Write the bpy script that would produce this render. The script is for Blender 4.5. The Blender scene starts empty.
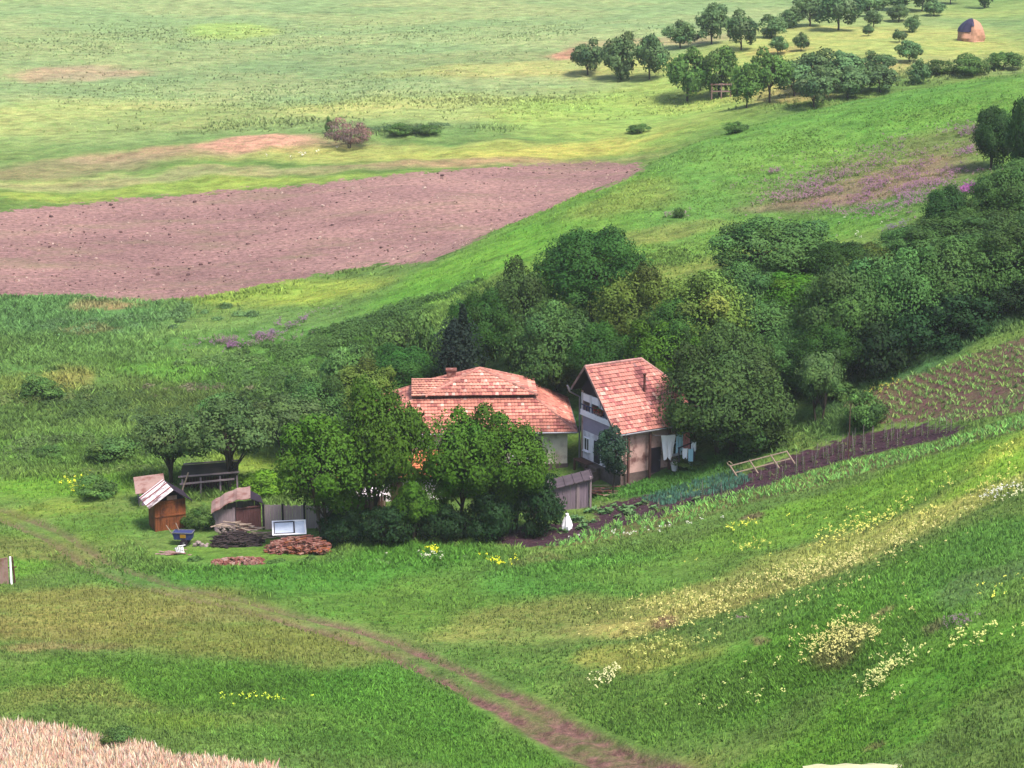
import bpy, math, random
import numpy as np
from mathutils import Vector, Matrix, noise as mnoise

scene = bpy.context.scene
COL = scene.collection
R = math.radians
rng = np.random.default_rng(11)
random.seed(5)

# ---------------------------------------------------------------- camera
HC, PITCH, FPX = 46.0, R(14.0), 2000.0
CP, SP = math.cos(PITCH), math.sin(PITCH)
cam = bpy.data.cameras.new("camera"); cam.sensor_width = 36.0
cam.lens = 36.0 * FPX / 1024.0
cam.clip_start = 0.5; cam.clip_end = 6000
camo = bpy.data.objects.new("camera", cam); COL.objects.link(camo)
camo.location = (0, 0, HC); camo.rotation_euler = (math.pi / 2 - PITCH, 0, 0)
scene.camera = camo

def ray(px, py):
    x = (px - 512.0) / FPX; y = (384.0 - py) / FPX
    return x, CP + y * SP, -SP + y * CP

def at(px, py, D):
    """point seen at a pixel, at ground distance D"""
    dx, dy, dz = ray(px, py); t = D / dy
    return (dx * t, D, HC + dz * t)

# ---------------------------------------------------------------- numpy noise
def _hash(ix, iy, seed):
    n = (ix.astype(np.int64) * 374761393 + iy.astype(np.int64) * 668265263 + seed * 1442695041) & 0x7fffffff
    n = (n ^ (n >> 13)) * 1274126177 & 0x7fffffff
    n = (n ^ (n >> 16)) & 0xffff
    return n / 65535.0
def vnoise(x, y, seed=0):
    ix = np.floor(x); iy = np.floor(y); fx = x - ix; fy = y - iy
    fx = fx * fx * (3 - 2 * fx); fy = fy * fy * (3 - 2 * fy)
    a = _hash(ix, iy, seed); b = _hash(ix + 1, iy, seed); c = _hash(ix, iy + 1, seed); d = _hash(ix + 1, iy + 1, seed)
    return (a * (1 - fx) + b * fx) * (1 - fy) + (c * (1 - fx) + d * fx) * fy
def fbm(x, y, scale, octaves=4, seed=0):
    x = np.asarray(x, float) / scale; y = np.asarray(y, float) / scale; s = 0; a = 0.5; tot = 0
    for o in range(octaves):
        s = s + a * vnoise(x, y, seed + o * 17); tot += a; a *= 0.5
        x, y = x * 2.03 + y * 0.31 + 7.1, y * 2.03 - x * 0.15 + 3.7
    return s / tot - 0.5

# ---------------------------------------------------------------- terrain height
CPTS = [
 (0,768,95),(300,768,96),(600,768,96),(800,768,90),(1024,768,80),
 (0,650,112),(250,650,113),(500,650,114),(700,650,107),(850,650,99),(1024,650,92),
 (0,560,133),(200,560,133),(400,560,132),(550,560,131),(700,560,126),(850,560,117),(1024,560,105),
 (0,510,147),(200,515,144),(400,518,144),(560,520,142),(700,520,136),(850,510,129),(1024,510,113),
 (480,500,147),(590,490,150),(690,465,150),(800,455,147),(900,440,144),(900,400,152),
 (1024,420,132),(1024,340,152),(1024,210,175),(800,390,158),(1024,310,160),(950,240,172),
 (350,480,152),(200,480,153),(0,450,164),(300,440,164),(0,380,181),(200,380,181),(380,380,180),(0,310,205),(200,310,204),(350,310,196),
 (480,310,184),(560,270,188),
 (640,250,188),(700,300,174),(800,250,182),(800,200,198),(800,150,214),(800,113,226),(900,93,228),(1024,72,232),
 (700,140,222),(600,185,215),(500,228,211),(430,262,206),(1024,140,205),(900,160,206),
 (200,297,208),(0,297,208),(400,262,214),(0,210,246),(300,188,252),(640,163,258),(450,200,238),(200,240,232),
 (0,165,270),(250,150,272),(500,140,272),(0,80,320),(300,80,320),(0,0,400),(300,0,400),(500,0,400),(500,100,300),
 (700,112,288),(700,60,318),(700,0,395),(850,62,300),(850,0,390),(950,45,318),(1024,0,385),(1024,58,300),
]
P = [at(*c) for c in CPTS]
P += [(54,255,18.0),(70,262,19.6),(34,248,16.2),(20,240,13.6),(9,232,10.0),(-2,225,7.4),
      (30,275,16.2),(50,280,18.3),
      (0,8,43.2),(-30,8,43),(30,8,43.4),(0,40,24),(-40,40,22),(40,40,25),(0,70,9),(-50,70,7),(50,70,12),
      (-80,100,4),(-90,140,1),(-100,180,2),(-110,220,5),(-120,270,10),(-140,350,20),(-160,420,28),
      (75,100,12),(85,130,14),(92,160,17),(105,190,24),(115,225,29),(130,265,24),(140,320,25),(150,400,30),
      (-80,40,20),(80,40,26),(0,500,37),(-150,520,40),(150,520,42),(0,620,58),(-250,620,62),(250,620,64),(-220,300,18),(-220,150,10),(220,300,34),(220,150,30),(-200,60,22),(200,60,32)]
P = np.array(P, float)
def _K(r2):
    return 0.5 * r2 * np.log(r2 + 1e-9)
_S = 100.0
_xy = P[:, :2] / _S
_n = len(P)
_A = np.zeros((_n + 3, _n + 3))
_d2 = ((_xy[:, None, :] - _xy[None, :, :]) ** 2).sum(-1)
_A[:_n, :_n] = _K(_d2) + np.eye(_n) * 2e-3
_A[:_n, _n] = 1; _A[:_n, _n+1:] = _xy; _A[_n, :_n] = 1; _A[_n+1:, :_n] = _xy.T
_w = np.linalg.solve(_A, np.concatenate([P[:, 2], np.zeros(3)]))

def poly_sd(X, Y, poly):
    """signed distance, positive inside"""
    poly = np.asarray(poly, float); n = len(poly)
    best = np.full(X.shape, 1e18); inside = np.zeros(X.shape, bool)
    for i in range(n):
        x0, y0 = poly[i]; x1, y1 = poly[(i + 1) % n]
        ex, ey = x1 - x0, y1 - y0
        t = np.clip(((X - x0) * ex + (Y - y0) * ey) / (ex * ex + ey * ey + 1e-12), 0, 1)
        d = (X - x0 - t * ex) ** 2 + (Y - y0 - t * ey) ** 2
        best = np.minimum(best, d)
        c = ((y0 > Y) != (y1 > Y)) & (X < (x1 - x0) * (Y - y0) / (y1 - y0 + 1e-12) + x0)
        inside ^= c
    return np.where(inside, 1, -1) * np.sqrt(best)
def line_d(X, Y, pts):
    best = np.full(X.shape, 1e18)
    for i in range(len(pts) - 1):
        x0, y0 = pts[i]; x1, y1 = pts[i + 1]; ex, ey = x1 - x0, y1 - y0
        t = np.clip(((X - x0) * ex + (Y - y0) * ey) / (ex * ex + ey * ey + 1e-12), 0, 1)
        best = np.minimum(best, (X - x0 - t * ex) ** 2 + (Y - y0 - t * ey) ** 2)
    return np.sqrt(best)

def Hbase(X, Y):
    X = np.asarray(X, float); Y = np.asarray(Y, float)
    shp = X.shape; x = X.ravel() / _S; y = Y.ravel() / _S
    out = np.empty(x.shape)
    for s in range(0, len(x), 40000):
        xs = x[s:s+40000]; ys = y[s:s+40000]
        r2 = (xs[:, None] - _xy[None, :, 0]) ** 2 + (ys[:, None] - _xy[None, :, 1]) ** 2
        out[s:s+40000] = _K(r2) @ _w[:_n] + _w[_n] + _w[_n+1] * xs + _w[_n+2] * ys
    return out.reshape(shp)
_smooth_zones = []      # world polygons where the meadow lumps are damped
def H(X, Y):
    X = np.asarray(X, float); Y = np.asarray(Y, float)
    z = Hbase(X, Y)
    damp = np.ones(X.shape)
    for poly, k in _smooth_zones:
        sd = poly_sd(X, Y, poly)
        damp = np.minimum(damp, np.where(sd > 0, k, np.clip(k + (-sd) / 4.0, k, 1)))
    r = fbm(X, Y, 9.0, 3, 3) * 0.75 + fbm(X, Y, 2.2, 3, 9) * 0.38
    rough = 0.75 + 0.9 * np.clip(fbm(X, Y, 30, 2, 5) * 2 + 0.3, 0, 1)
    return z + r * damp * rough
def Hs(x, y):
    return float(H(np.array([x]), np.array([y]))[0])
def hit(px, py, dmin=60.0, dmax=640.0):
    dx, dy, dz = ray(px, py)
    D = np.linspace(dmin, dmax, 900); t = D / dy
    X = dx * t; Z = HC + dz * t
    g = H(X, D)
    k = np.argmax(Z < g)
    if not (Z < g).any(): k = len(D) - 1
    a = max(k - 1, 0)
    da, db = D[a], D[k]; fa = Z[a] - g[a]; fb = Z[k] - g[k]
    d = da + (db - da) * (fa / (fa - fb + 1e-9))
    t = d / dy
    return (dx * t, d, Hs(dx * t, d))
def wpoly(pix):
    return [hit(*p)[:2] for p in pix]
# ---------------------------------------------------------------- helpers: tags, meshes, materials
def tag(o, label=None, cat=None, group=None, kind=None):
    if label: o['label'] = label
    if cat: o['category'] = cat
    if group: o['group'] = group
    if kind: o['kind'] = kind
    return o

ALB = 0.42
def c3(r, g, b, k=None):
    """colour as it looks sunlit in the picture (0-255) -> base colour"""
    k = ALB if k is None else k
    f = lambda v: (v / 255.0 / 12.92 if v / 255.0 <= 0.04045 else ((v / 255.0 + 0.055) / 1.055) ** 2.4)
    return (f(r) * k, f(g) * k, f(b) * k)

def new_mat(name):
    m = bpy.data.materials.new(name); m.use_nodes = True
    nt = m.node_tree; nt.nodes.clear()
    out = nt.nodes.new('ShaderNodeOutputMaterial')
    b = nt.nodes.new('ShaderNodeBsdfPrincipled'); nt.links.new(b.outputs[0], out.inputs[0])
    b.inputs['Specular IOR Level'].default_value = 0.25
    return m, nt, b
def N(nt, typ, **kw):
    n = nt.nodes.new(typ)
    for k, v in kw.items():
        if k.startswith('i_'):
            n.inputs[k[2:].replace('_', ' ')].default_value = v
        else: setattr(n, k, v)
    return n
def noise_node(nt, scale, detail=4, rough=0.55, vec=None):
    n = N(nt, 'ShaderNodeTexNoise'); n.inputs['Scale'].default_value = scale
    n.inputs['Detail'].default_value = detail; n.inputs['Roughness'].default_value = rough
    if vec is None:
        vec = N(nt, 'ShaderNodeTexCoord').outputs['Object']
    nt.links.new(vec, n.inputs['Vector'])
    return n
def ramp(nt, fac, stops):
    r = N(nt, 'ShaderNodeValToRGB'); e = r.color_ramp.elements
    while len(e) < len(stops): e.new(0.5)
    for i, (p, c) in enumerate(stops):
        e[i].position = p; e[i].color = (c[0], c[1], c[2], 1) if hasattr(c, '__len__') else (c, c, c, 1)
    nt.links.new(fac, r.inputs[0]); return r
def mixc(nt, fac, a, b, mode='MIX'):
    m = N(nt, 'ShaderNodeMix', data_type='RGBA', blend_type=mode)
    for s, v in ((0, fac), (6, a), (7, b)):
        if hasattr(v, 'links'): nt.links.new(v, m.inputs[s])
        elif s == 0: m.inputs[0].default_value = v
        else: m.inputs[s].default_value = (v[0], v[1], v[2], 1)
    return m.outputs[2]
def math_n(nt, op, a, b=None, clamp=False):
    m = N(nt, 'ShaderNodeMath', operation=op); m.use_clamp = clamp
    for i, v in enumerate((a, b)):
        if v is None: continue
        if hasattr(v, 'links'): nt.links.new(v, m.inputs[i])
        else: m.inputs[i].default_value = v
    return m.outputs[0]
def simple_mat(name, col, rough=0.8, var=0.35, scale=3.0, bump=0.0, metal=0.0, spec=0.25, grain=None, use_col=False, cvar=None):
    """solid paint / wood / plaster: base colour with two scales of noise and an optional grain along one axis"""
    m, nt, b = new_mat(name)
    tc = N(nt, 'ShaderNodeTexCoord')
    v = tc.outputs['Object']
    if grain:
        mp = N(nt, 'ShaderNodeMapping'); mp.inputs['Scale'].default_value = grain
        nt.links.new(v, mp.inputs[0]); v = mp.outputs[0]
    n1 = noise_node(nt, scale, 6, 0.65, v)
    n2 = noise_node(nt, scale * 0.23, 3, 0.5, tc.outputs['Object'])
    s = math_n(nt, 'ADD', math_n(nt, 'MULTIPLY', n1.outputs[0], 0.6), math_n(nt, 'MULTIPLY', n2.outputs[0], 0.4))
    f = ramp(nt, s, [(0.3, 1 - var), (0.7, 1 + var * 0.6)])
    if use_col:
        a = N(nt, 'ShaderNodeAttribute', attribute_name='Col'); base = a.outputs['Color']
    else: base = col
    c = mixc(nt, 1.0, base, f.outputs[0], 'MULTIPLY')
    if cvar:
        n3 = noise_node(nt, scale * 0.5, 5, 0.6, tc.outputs['Object'])
        c = mixc(nt, ramp(nt, n3.outputs[0], [(0.48, 0.0), (0.62, 1.0)]).outputs[0], c, cvar)
    nt.links.new(c, b.inputs['Base Color'])
    b.inputs['Roughness'].default_value = rough; b.inputs['Metallic'].default_value = metal
    b.inputs['Specular IOR Level'].default_value = spec
    if bump:
        bp = N(nt, 'ShaderNodeBump'); bp.inputs['Strength'].default_value = bump; bp.inputs['Distance'].default_value = 0.05
        nt.links.new(n1.outputs[0], bp.inputs['Height']); nt.links.new(bp.outputs[0], b.inputs['Normal'])
    return m

class MB:
    def __init__(s): s.v = []; s.f = []; s.c = []; s.col = (1, 1, 1)
    def face(s, pts, col=None):
        i = len(s.v); s.v.extend([tuple(p) for p in pts]); s.f.append(tuple(range(i, i + len(pts)))); s.c.append(col or s.col)
    def box(s, c, d, rot=None, col=None, taper=1.0):
        """box centred at c with size d; rot = Matrix 3x3 or z angle"""
        if rot is None: M = Matrix.Identity(3)
        elif isinstance(rot, (int, float)): M = Matrix.Rotation(rot, 3, 'Z')
        else: M = rot
        i = len(s.v); c = Vector(c)
        for z in (-.5, .5):
            k = taper if z > 0 else 1
            for x, y in ((-.5, -.5), (.5, -.5), (.5, .5), (-.5, .5)):
                s.v.append(tuple(c + M @ Vector((x * d[0] * k, y * d[1] * k, z * d[2]))))
        for f in ((0,3,2,1),(4,5,6,7),(0,1,5,4),(1,2,6,5),(2,3,7,6),(3,0,4,7)):
            s.f.append(tuple(i + q for q in f)); s.c.append(col or s.col)
    def bar(s, a, b, w, h=None, col=None):
        """rectangular bar from a to b"""
        a = Vector(a); b = Vector(b); h = h or w; d = b - a; L = d.length
        if L < 1e-6: return
        q = d.to_track_quat('X', 'Z').to_matrix()
        s.box((a + b) / 2, (L, w, h), q, col)
    def tube(s, pts, rad, n=6, col=None, caps=True):
        pts = [Vector(p) for p in pts]; base = len(s.v); m = len(pts)
        ref = Vector((0.13, 0.97, 0.21))
        for k, p in enumerate(pts):
            d = (pts[min(k + 1, m - 1)] - pts[max(k - 1, 0)]).normalized()
            u = d.cross(ref)
            if u.length < 0.1: u = d.cross(Vector((1, 0, 0)))
            u.normalize(); w = d.cross(u); r = rad[k] if hasattr(rad, '__len__') else rad
            for j in range(n):
                a = 2 * math.pi * j / n
                s.v.append(tuple(p + u * (r * math.cos(a)) + w * (r * math.sin(a))))
        for k in range(m - 1):
            for j in range(n):
                a = base + k * n + j; b = base + k * n + (j + 1) % n
                s.f.append((a, b, b + n, a + n)); s.c.append(col or s.col)
        if caps:
            s.f.append(tuple(base + j for j in range(n))[::-1]); s.c.append(col or s.col)
            s.f.append(tuple(base + (m - 1) * n + j for j in range(n))); s.c.append(col or s.col)
    def mesh(s, name, mat, smooth=False, col=False):
        me = bpy.data.meshes.new(name); me.from_pydata(s.v, [], s.f)
        me.materials.append(mat)
        if col:
            at_ = me.color_attributes.new('Col', 'FLOAT_COLOR', 'CORNER')
            arr = np.repeat(np.array([(c[0], c[1], c[2], 1.0) for c in s.c], np.float32), [len(f) for f in s.f], axis=0)
            at_.data.foreach_set('color', arr.ravel())
        if smooth: me.polygons.foreach_set('use_smooth', [True] * len(me.polygons))
        me.update(); return me
    def build(s, name, mat, parent=None, smooth=False, col=False, loc=None, rot=None):
        o = bpy.data.objects.new(name, s.mesh(name, mat, smooth, col)); COL.objects.link(o)
        if parent is not None: o.parent = parent
        if loc is not None: o.location = loc
        if rot is not None: o.rotation_euler = rot
        return o
def empty(name, loc, rz=0.0, scale=None):
    o = bpy.data.objects.new(name, None); COL.objects.link(o)
    o.empty_display_size = 0.3; o.location = loc; o.rotation_euler = (0, 0, rz)
    if scale is not None: o.scale = scale
    return o
def np_mesh(name, V, F, mat, corner_cols=None, smooth=False, nrm=None):
    me = bpy.data.meshes.new(name)
    k = F.shape[1]
    me.vertices.add(len(V)); me.vertices.foreach_set('co', V.astype(np.float32).ravel())
    me.loops.add(F.size); me.loops.foreach_set('vertex_index', F.astype(np.int32).ravel())
    me.polygons.add(len(F)); me.polygons.foreach_set('loop_start', np.arange(0, F.size, k, dtype=np.int32))
    me.polygons.foreach_set('loop_total', np.full(len(F), k, np.int32))
    if smooth: me.polygons.foreach_set('use_smooth', np.ones(len(F), bool))
    me.materials.append(mat); me.update(calc_edges=True)
    if corner_cols is not None:
        a = me.color_attributes.new('Col', 'FLOAT_COLOR', 'CORNER')
        cc = np.ones((len(F), k, 4), np.float32); cc[:, :, :3] = corner_cols[:, None, :]
        a.data.foreach_set('color', cc.ravel())
    if nrm is not None:
        a = me.attributes.new('Nrm', 'FLOAT_VECTOR', 'FACE'); a.data.foreach_set('vector', nrm.astype(np.float32).ravel())
    return me

# ---------------------------------------------------------------- regions of the ground (outlined, then set in world coordinates)
FIELD = wpoly([(-40,216),(0,210),(120,199),(250,188),(380,177),(500,166),(590,161),(640,162),(646,170),(600,190),(540,212),(480,238),(430,262),(380,266),(320,274),(260,286),(200,297),(150,300),(80,296),(0,295),(-40,294)])
BED = wpoly([(478,541),(500,530),(545,523),(590,519),(600,503),(645,494),(690,492),(738,473),(790,455),(830,442),(880,428),(930,424),(968,427),(950,438),(900,448),(850,459),(800,473),(750,490),(702,505),(664,518),(622,527),(592,536),(560,546),(520,549)])
LEEK = wpoly([(640,497),(690,483),(738,470),(752,478),(728,489),(690,498),(665,505)])
CROP = wpoly([(836,402),(880,384),(940,366),(1024,336),(1075,318),(1080,395),(1024,412),(968,424),(930,421),(880,425),(850,418)])
MAIZE = wpoly([(585,532),(640,515),(700,500),(760,486),(850,461),(950,440),(1010,420),(1060,405),(1062,420),(1000,436),(940,452),(860,474),(780,494),(720,512),(660,530),(600,543),(540,549)])
TRACK = [hit(*p)[:2] for p in [(-60,503),(0,512),(50,532),(100,566),(160,585),(230,600),(310,622),(390,645),(450,672),(510,702),(545,725),(590,748),(660,775),(740,800)]]
YARD = wpoly([(205,556),(255,556),(270,540),(320,540),(335,548),(318,560),(270,566),(240,569),(208,567)])
_smooth_zones += [(BED, 0.25), (CROP, 0.5), (MAIZE, 0.4), (FIELD, 0.22)]

G_MID = c3(104,142,72)
def blob(px, py, rx, ry, col, w=1.0, soft=0.5):
    c = hit(px, py); u = hit(px, py - ry); d = hit(px, py + ry)
    rY = max(abs(u[1] - d[1]) / 2, 0.5); rX = rx * math.hypot(c[1], HC - c[2]) / FPX
    return (c[0], c[1], rX, rY, c3(*col), w, soft)
FAR = (144,174,122); FARY = (168,188,118); PINK = (182,160,130); BRIGHT = (118,176,72); DEEP = (66,112,52); OLIVE = (132,142,78); TAN = (160,146,96); BLUEG = (84,124,84)  # FAR: pale bluish haze is mixed into the grass colour
BL = [ # px, py, rx, ry, colour, weight
 (300,40,700,70,FAR,1), (120,60,260,40,(142,170,118),.8), (330,70,200,20,(130,160,112),.7),(480,65,120,16,(132,158,108),.6),
 (90,75,60,9,(176,160,136),.8),(230,31,40,8,(158,190,108),.9),(470,15,200,16,(140,168,116),.6),
 (60,120,160,20,FARY,.8),(300,118,240,14,(138,164,104),.7),(520,70,150,9,(172,184,118),.8),(450,108,140,12,FARY,.9),(620,120,130,22,(150,184,98),.9),
 (200,152,160,7,(164,150,122),.9),(255,146,60,6,(190,160,140),.9),(60,170,110,7,(152,148,112),.8),(140,178,220,6,FARY,.9),(420,150,220,7,(166,180,104),.9),
 (300,170,330,5,(150,154,112),.8),(150,192,260,6,(150,176,84),.8),(560,150,150,8,(168,182,96),.8),(450,162,120,4,(162,148,116),.8),
 (700,100,140,16,(150,186,96),.8),(800,60,200,24,(156,182,100),.8),(720,128,90,6,(120,162,80),.8),(880,40,150,22,(168,186,110),.8),(860,70,60,10,(200,170,124),.7),(960,65,80,12,(156,172,112),.7),(790,95,50,8,(190,172,120),.6),(560,55,22,5,(180,140,124),.8),(650,40,90,5,(164,158,126),.6),
 (780,50,30,4,(186,164,110),.5),(980,12,80,8,(150,178,104),.7),
 (700,170,200,30,(104,154,72),.9),(880,110,160,20,(98,152,66),.9),(560,220,90,18,(112,160,66),.9),(470,260,80,14,(104,166,60),.9),(430,290,90,16,(98,158,58),.9),
 (620,200,60,10,(140,160,84),.6),(760,150,90,16,(112,158,74),.7),(680,225,80,8,(140,150,86),.6),(720,260,90,10,(128,152,78),.7),(800,228,80,20,(92,150,60),.7),
 (870,185,110,26,(112,132,76),.7),(875,188,85,14,(140,118,108),.7),(830,196,70,6,(138,116,108),.5),(940,150,60,14,(118,130,80),.7),
 (310,290,90,14,(146,176,78),1),(250,300,60,8,(140,176,78),.8),(200,335,160,16,(112,152,82),.8),(60,320,120,22,(92,142,82),1),(70,360,130,18,(100,148,78),.9),
 (100,312,34,4,(158,146,108),.8),(55,337,24,3,(150,142,104),.6),(140,302,30,3,(158,144,110),.6),(30,390,30,9,(142,150,84),.9),(190,370,120,10,(104,160,66),.9),(250,340,120,10,(92,140,66),.7),
 (330,360,90,30,(84,136,60),.9),(150,405,130,16,(98,128,66),.9),(60,420,110,18,(88,126,64),.8),(90,455,120,14,(92,138,62),.9),(60,485,90,12,(104,160,58),1),
 (60,505,60,6,(120,156,66),.8),(280,455,70,10,(140,170,70),.8),
 (50,540,90,16,(112,134,72),.9),(100,520,80,12,(104,148,62),.8),(15,560,40,10,(104,160,62),.9),(100,600,140,20,(140,150,84),.9),(60,628,110,14,(146,148,88),.8),(30,650,70,7,(160,148,104),.7),(200,612,60,8,(146,146,92),.6),
 (200,640,140,20,(128,140,74),.8),(300,570,200,18,(88,148,60),1),(380,600,140,14,(96,146,60),.8),(240,545,60,8,(104,152,60),.7),
 (110,680,130,20,(92,144,56),.8),(240,690,150,20,(88,142,54),.8),(400,700,150,26,(84,144,54),.9),(60,700,60,12,(120,140,74),.7),(330,660,90,12,(124,140,76),.7),
 (460,740,200,22,(92,150,58),.9),(150,720,60,10,(110,150,60),.7),(300,740,120,16,(90,140,60),.7),
 (480,600,110,24,(100,146,64),.9),(600,575,90,22,(90,148,64),1),(430,560,90,12,(78,136,50),.9),(560,620,120,14,(126,146,80),.9),(540,660,100,16,(96,140,66),.9),(650,600,100,16,(124,146,80),.8),
 (700,560,90,16,(104,148,66),.7),(720,600,120,8,(168,172,104),.8),(800,560,140,15,(172,184,108),.75),(900,515,120,17,(174,190,106),.75),(990,460,60,14,(160,190,80),.9),(660,640,60,14,(150,164,86),.7),
 (850,500,130,16,(118,170,62),.9),(760,530,90,12,(110,160,64),.8),(970,475,80,10,(128,182,64),.9),
 (900,600,150,50,(94,148,60),1),(980,560,90,30,(90,144,64),1),(760,650,120,40,(92,150,54),.9),(860,720,200,40,(98,156,56),1),(640,700,90,26,(92,138,60),.8),(960,680,90,30,(90,146,54),.9),(1000,590,40,16,(108,140,90),.6),
 (830,650,40,14,(130,118,90),.7),(745,625,12,5,(130,116,90),.7),(880,618,14,5,(128,112,92),.7),(960,626,14,6,(118,112,90),.7),(915,718,14,5,(120,108,84),.6),(705,608,16,6,(150,124,104),.7),(565,560,14,4,(130,130,90),.5),
 (600,765,100,12,(118,128,70),.7),(760,516,14,4,(128,110,94),.8),
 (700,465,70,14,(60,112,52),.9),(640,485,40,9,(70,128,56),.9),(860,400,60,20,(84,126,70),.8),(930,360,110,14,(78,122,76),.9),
]
BLOBS = [blob(*b) for b in BL]
def tint(X, Y):
    col = np.tile(np.array(G_MID), X.shape + (1,))
    wx = X + fbm(X, Y, 14, 3, 31) * 10 + fbm(X, Y, 4, 3, 33) * 3; wy = Y + fbm(X, Y, 14, 3, 41) * 10 + fbm(X, Y, 4, 3, 37) * 3
    for cx, cy, rx, ry, c, w, soft in BLOBS:
        q = np.sqrt(((wx - cx) / rx) ** 2 + ((wy - cy) / ry) ** 2)
        a = np.clip((1.35 - q) / 0.7, 0, 1); a = (a * a * (3 - 2 * a) * w)[..., None]
        col = col * (1 - a) + np.array(c) * a
    mz = np.clip((poly_sd(X, Y, MAIZE) + .6) / 1.2, 0, 1)[..., None]; col = col * (1 - mz) + np.array(c3(112, 118, 76)) * mz
    return col * np.array([1.22, 1.12, 1.02])

# ---------------------------------------------------------------- ground sheet
rows = [-60.0, -30.0, 0.0, 15.0, 30.0, 42.0, 52.0, 60.0, 66.0, 71.0]
d = 74.0
while d < 470: rows.append(d); d += 0.0032 * d
while d < 1500: rows.append(d); d += 0.03 * d
rows = np.array(rows)
cc = np.concatenate([np.linspace(-1.6, -0.42, 30), np.arange(-0.41, 0.4101, 0.0015), np.linspace(0.42, 1.6, 30)])
SX = cc[None, :] * (np.clip(rows, 0, None)[:, None] + 45)
SY = np.repeat(rows[:, None], len(cc), 1)
# beyond the surveyed valley the land keeps rising gently
_k = np.clip((SY - 520) / 200, 0, 1)
_xc = np.clip(SX, -230, 230)
HZ = H(_xc, np.clip(SY, None, 640))
HZ = HZ + np.clip(SY - 640, 0, None) * 0.12 + (np.abs(SX) - np.abs(_xc)) * 0.05
HZ = np.where(SY < 75, np.minimum(HZ, 43.0 - 0.475 * np.clip(SY, 0, None)), HZ)
sd_field = poly_sd(SX, SY, FIELD); sd_bed = poly_sd(SX, SY, BED); sd_crop = poly_sd(SX, SY, CROP)
tr = line_d(SX, SY, TRACK)
# dark hard edge of the ploughed field, wheel ruts of the track, furrows of the beds
trz = np.exp(-((tr - 0.85) / 0.35) ** 2) * 0.22 + np.exp(-(tr / 1.8) ** 2) * 0.12
HZ = HZ - trz
HZ = HZ + np.where(sd_field > 0, fbm(SX, SY, 0.9, 2, 77) * 0.22, 0)
HZ = HZ - np.clip(sd_bed / 0.5, 0, 1) * 0.06 + np.where(sd_bed > 0, fbm(SX, SY, 0.5, 2, 78) * 0.12, 0)
TINT = tint(SX, SY)
V = np.stack([SX, SY, HZ], -1).reshape(-1, 3)
nr, nc = SX.shape
ii = (np.arange(nr - 1)[:, None] * nc + np.arange(nc - 1)[None, :]).ravel()
F = np.stack([ii, ii + 1, ii + nc + 1, ii + nc], -1)

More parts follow.
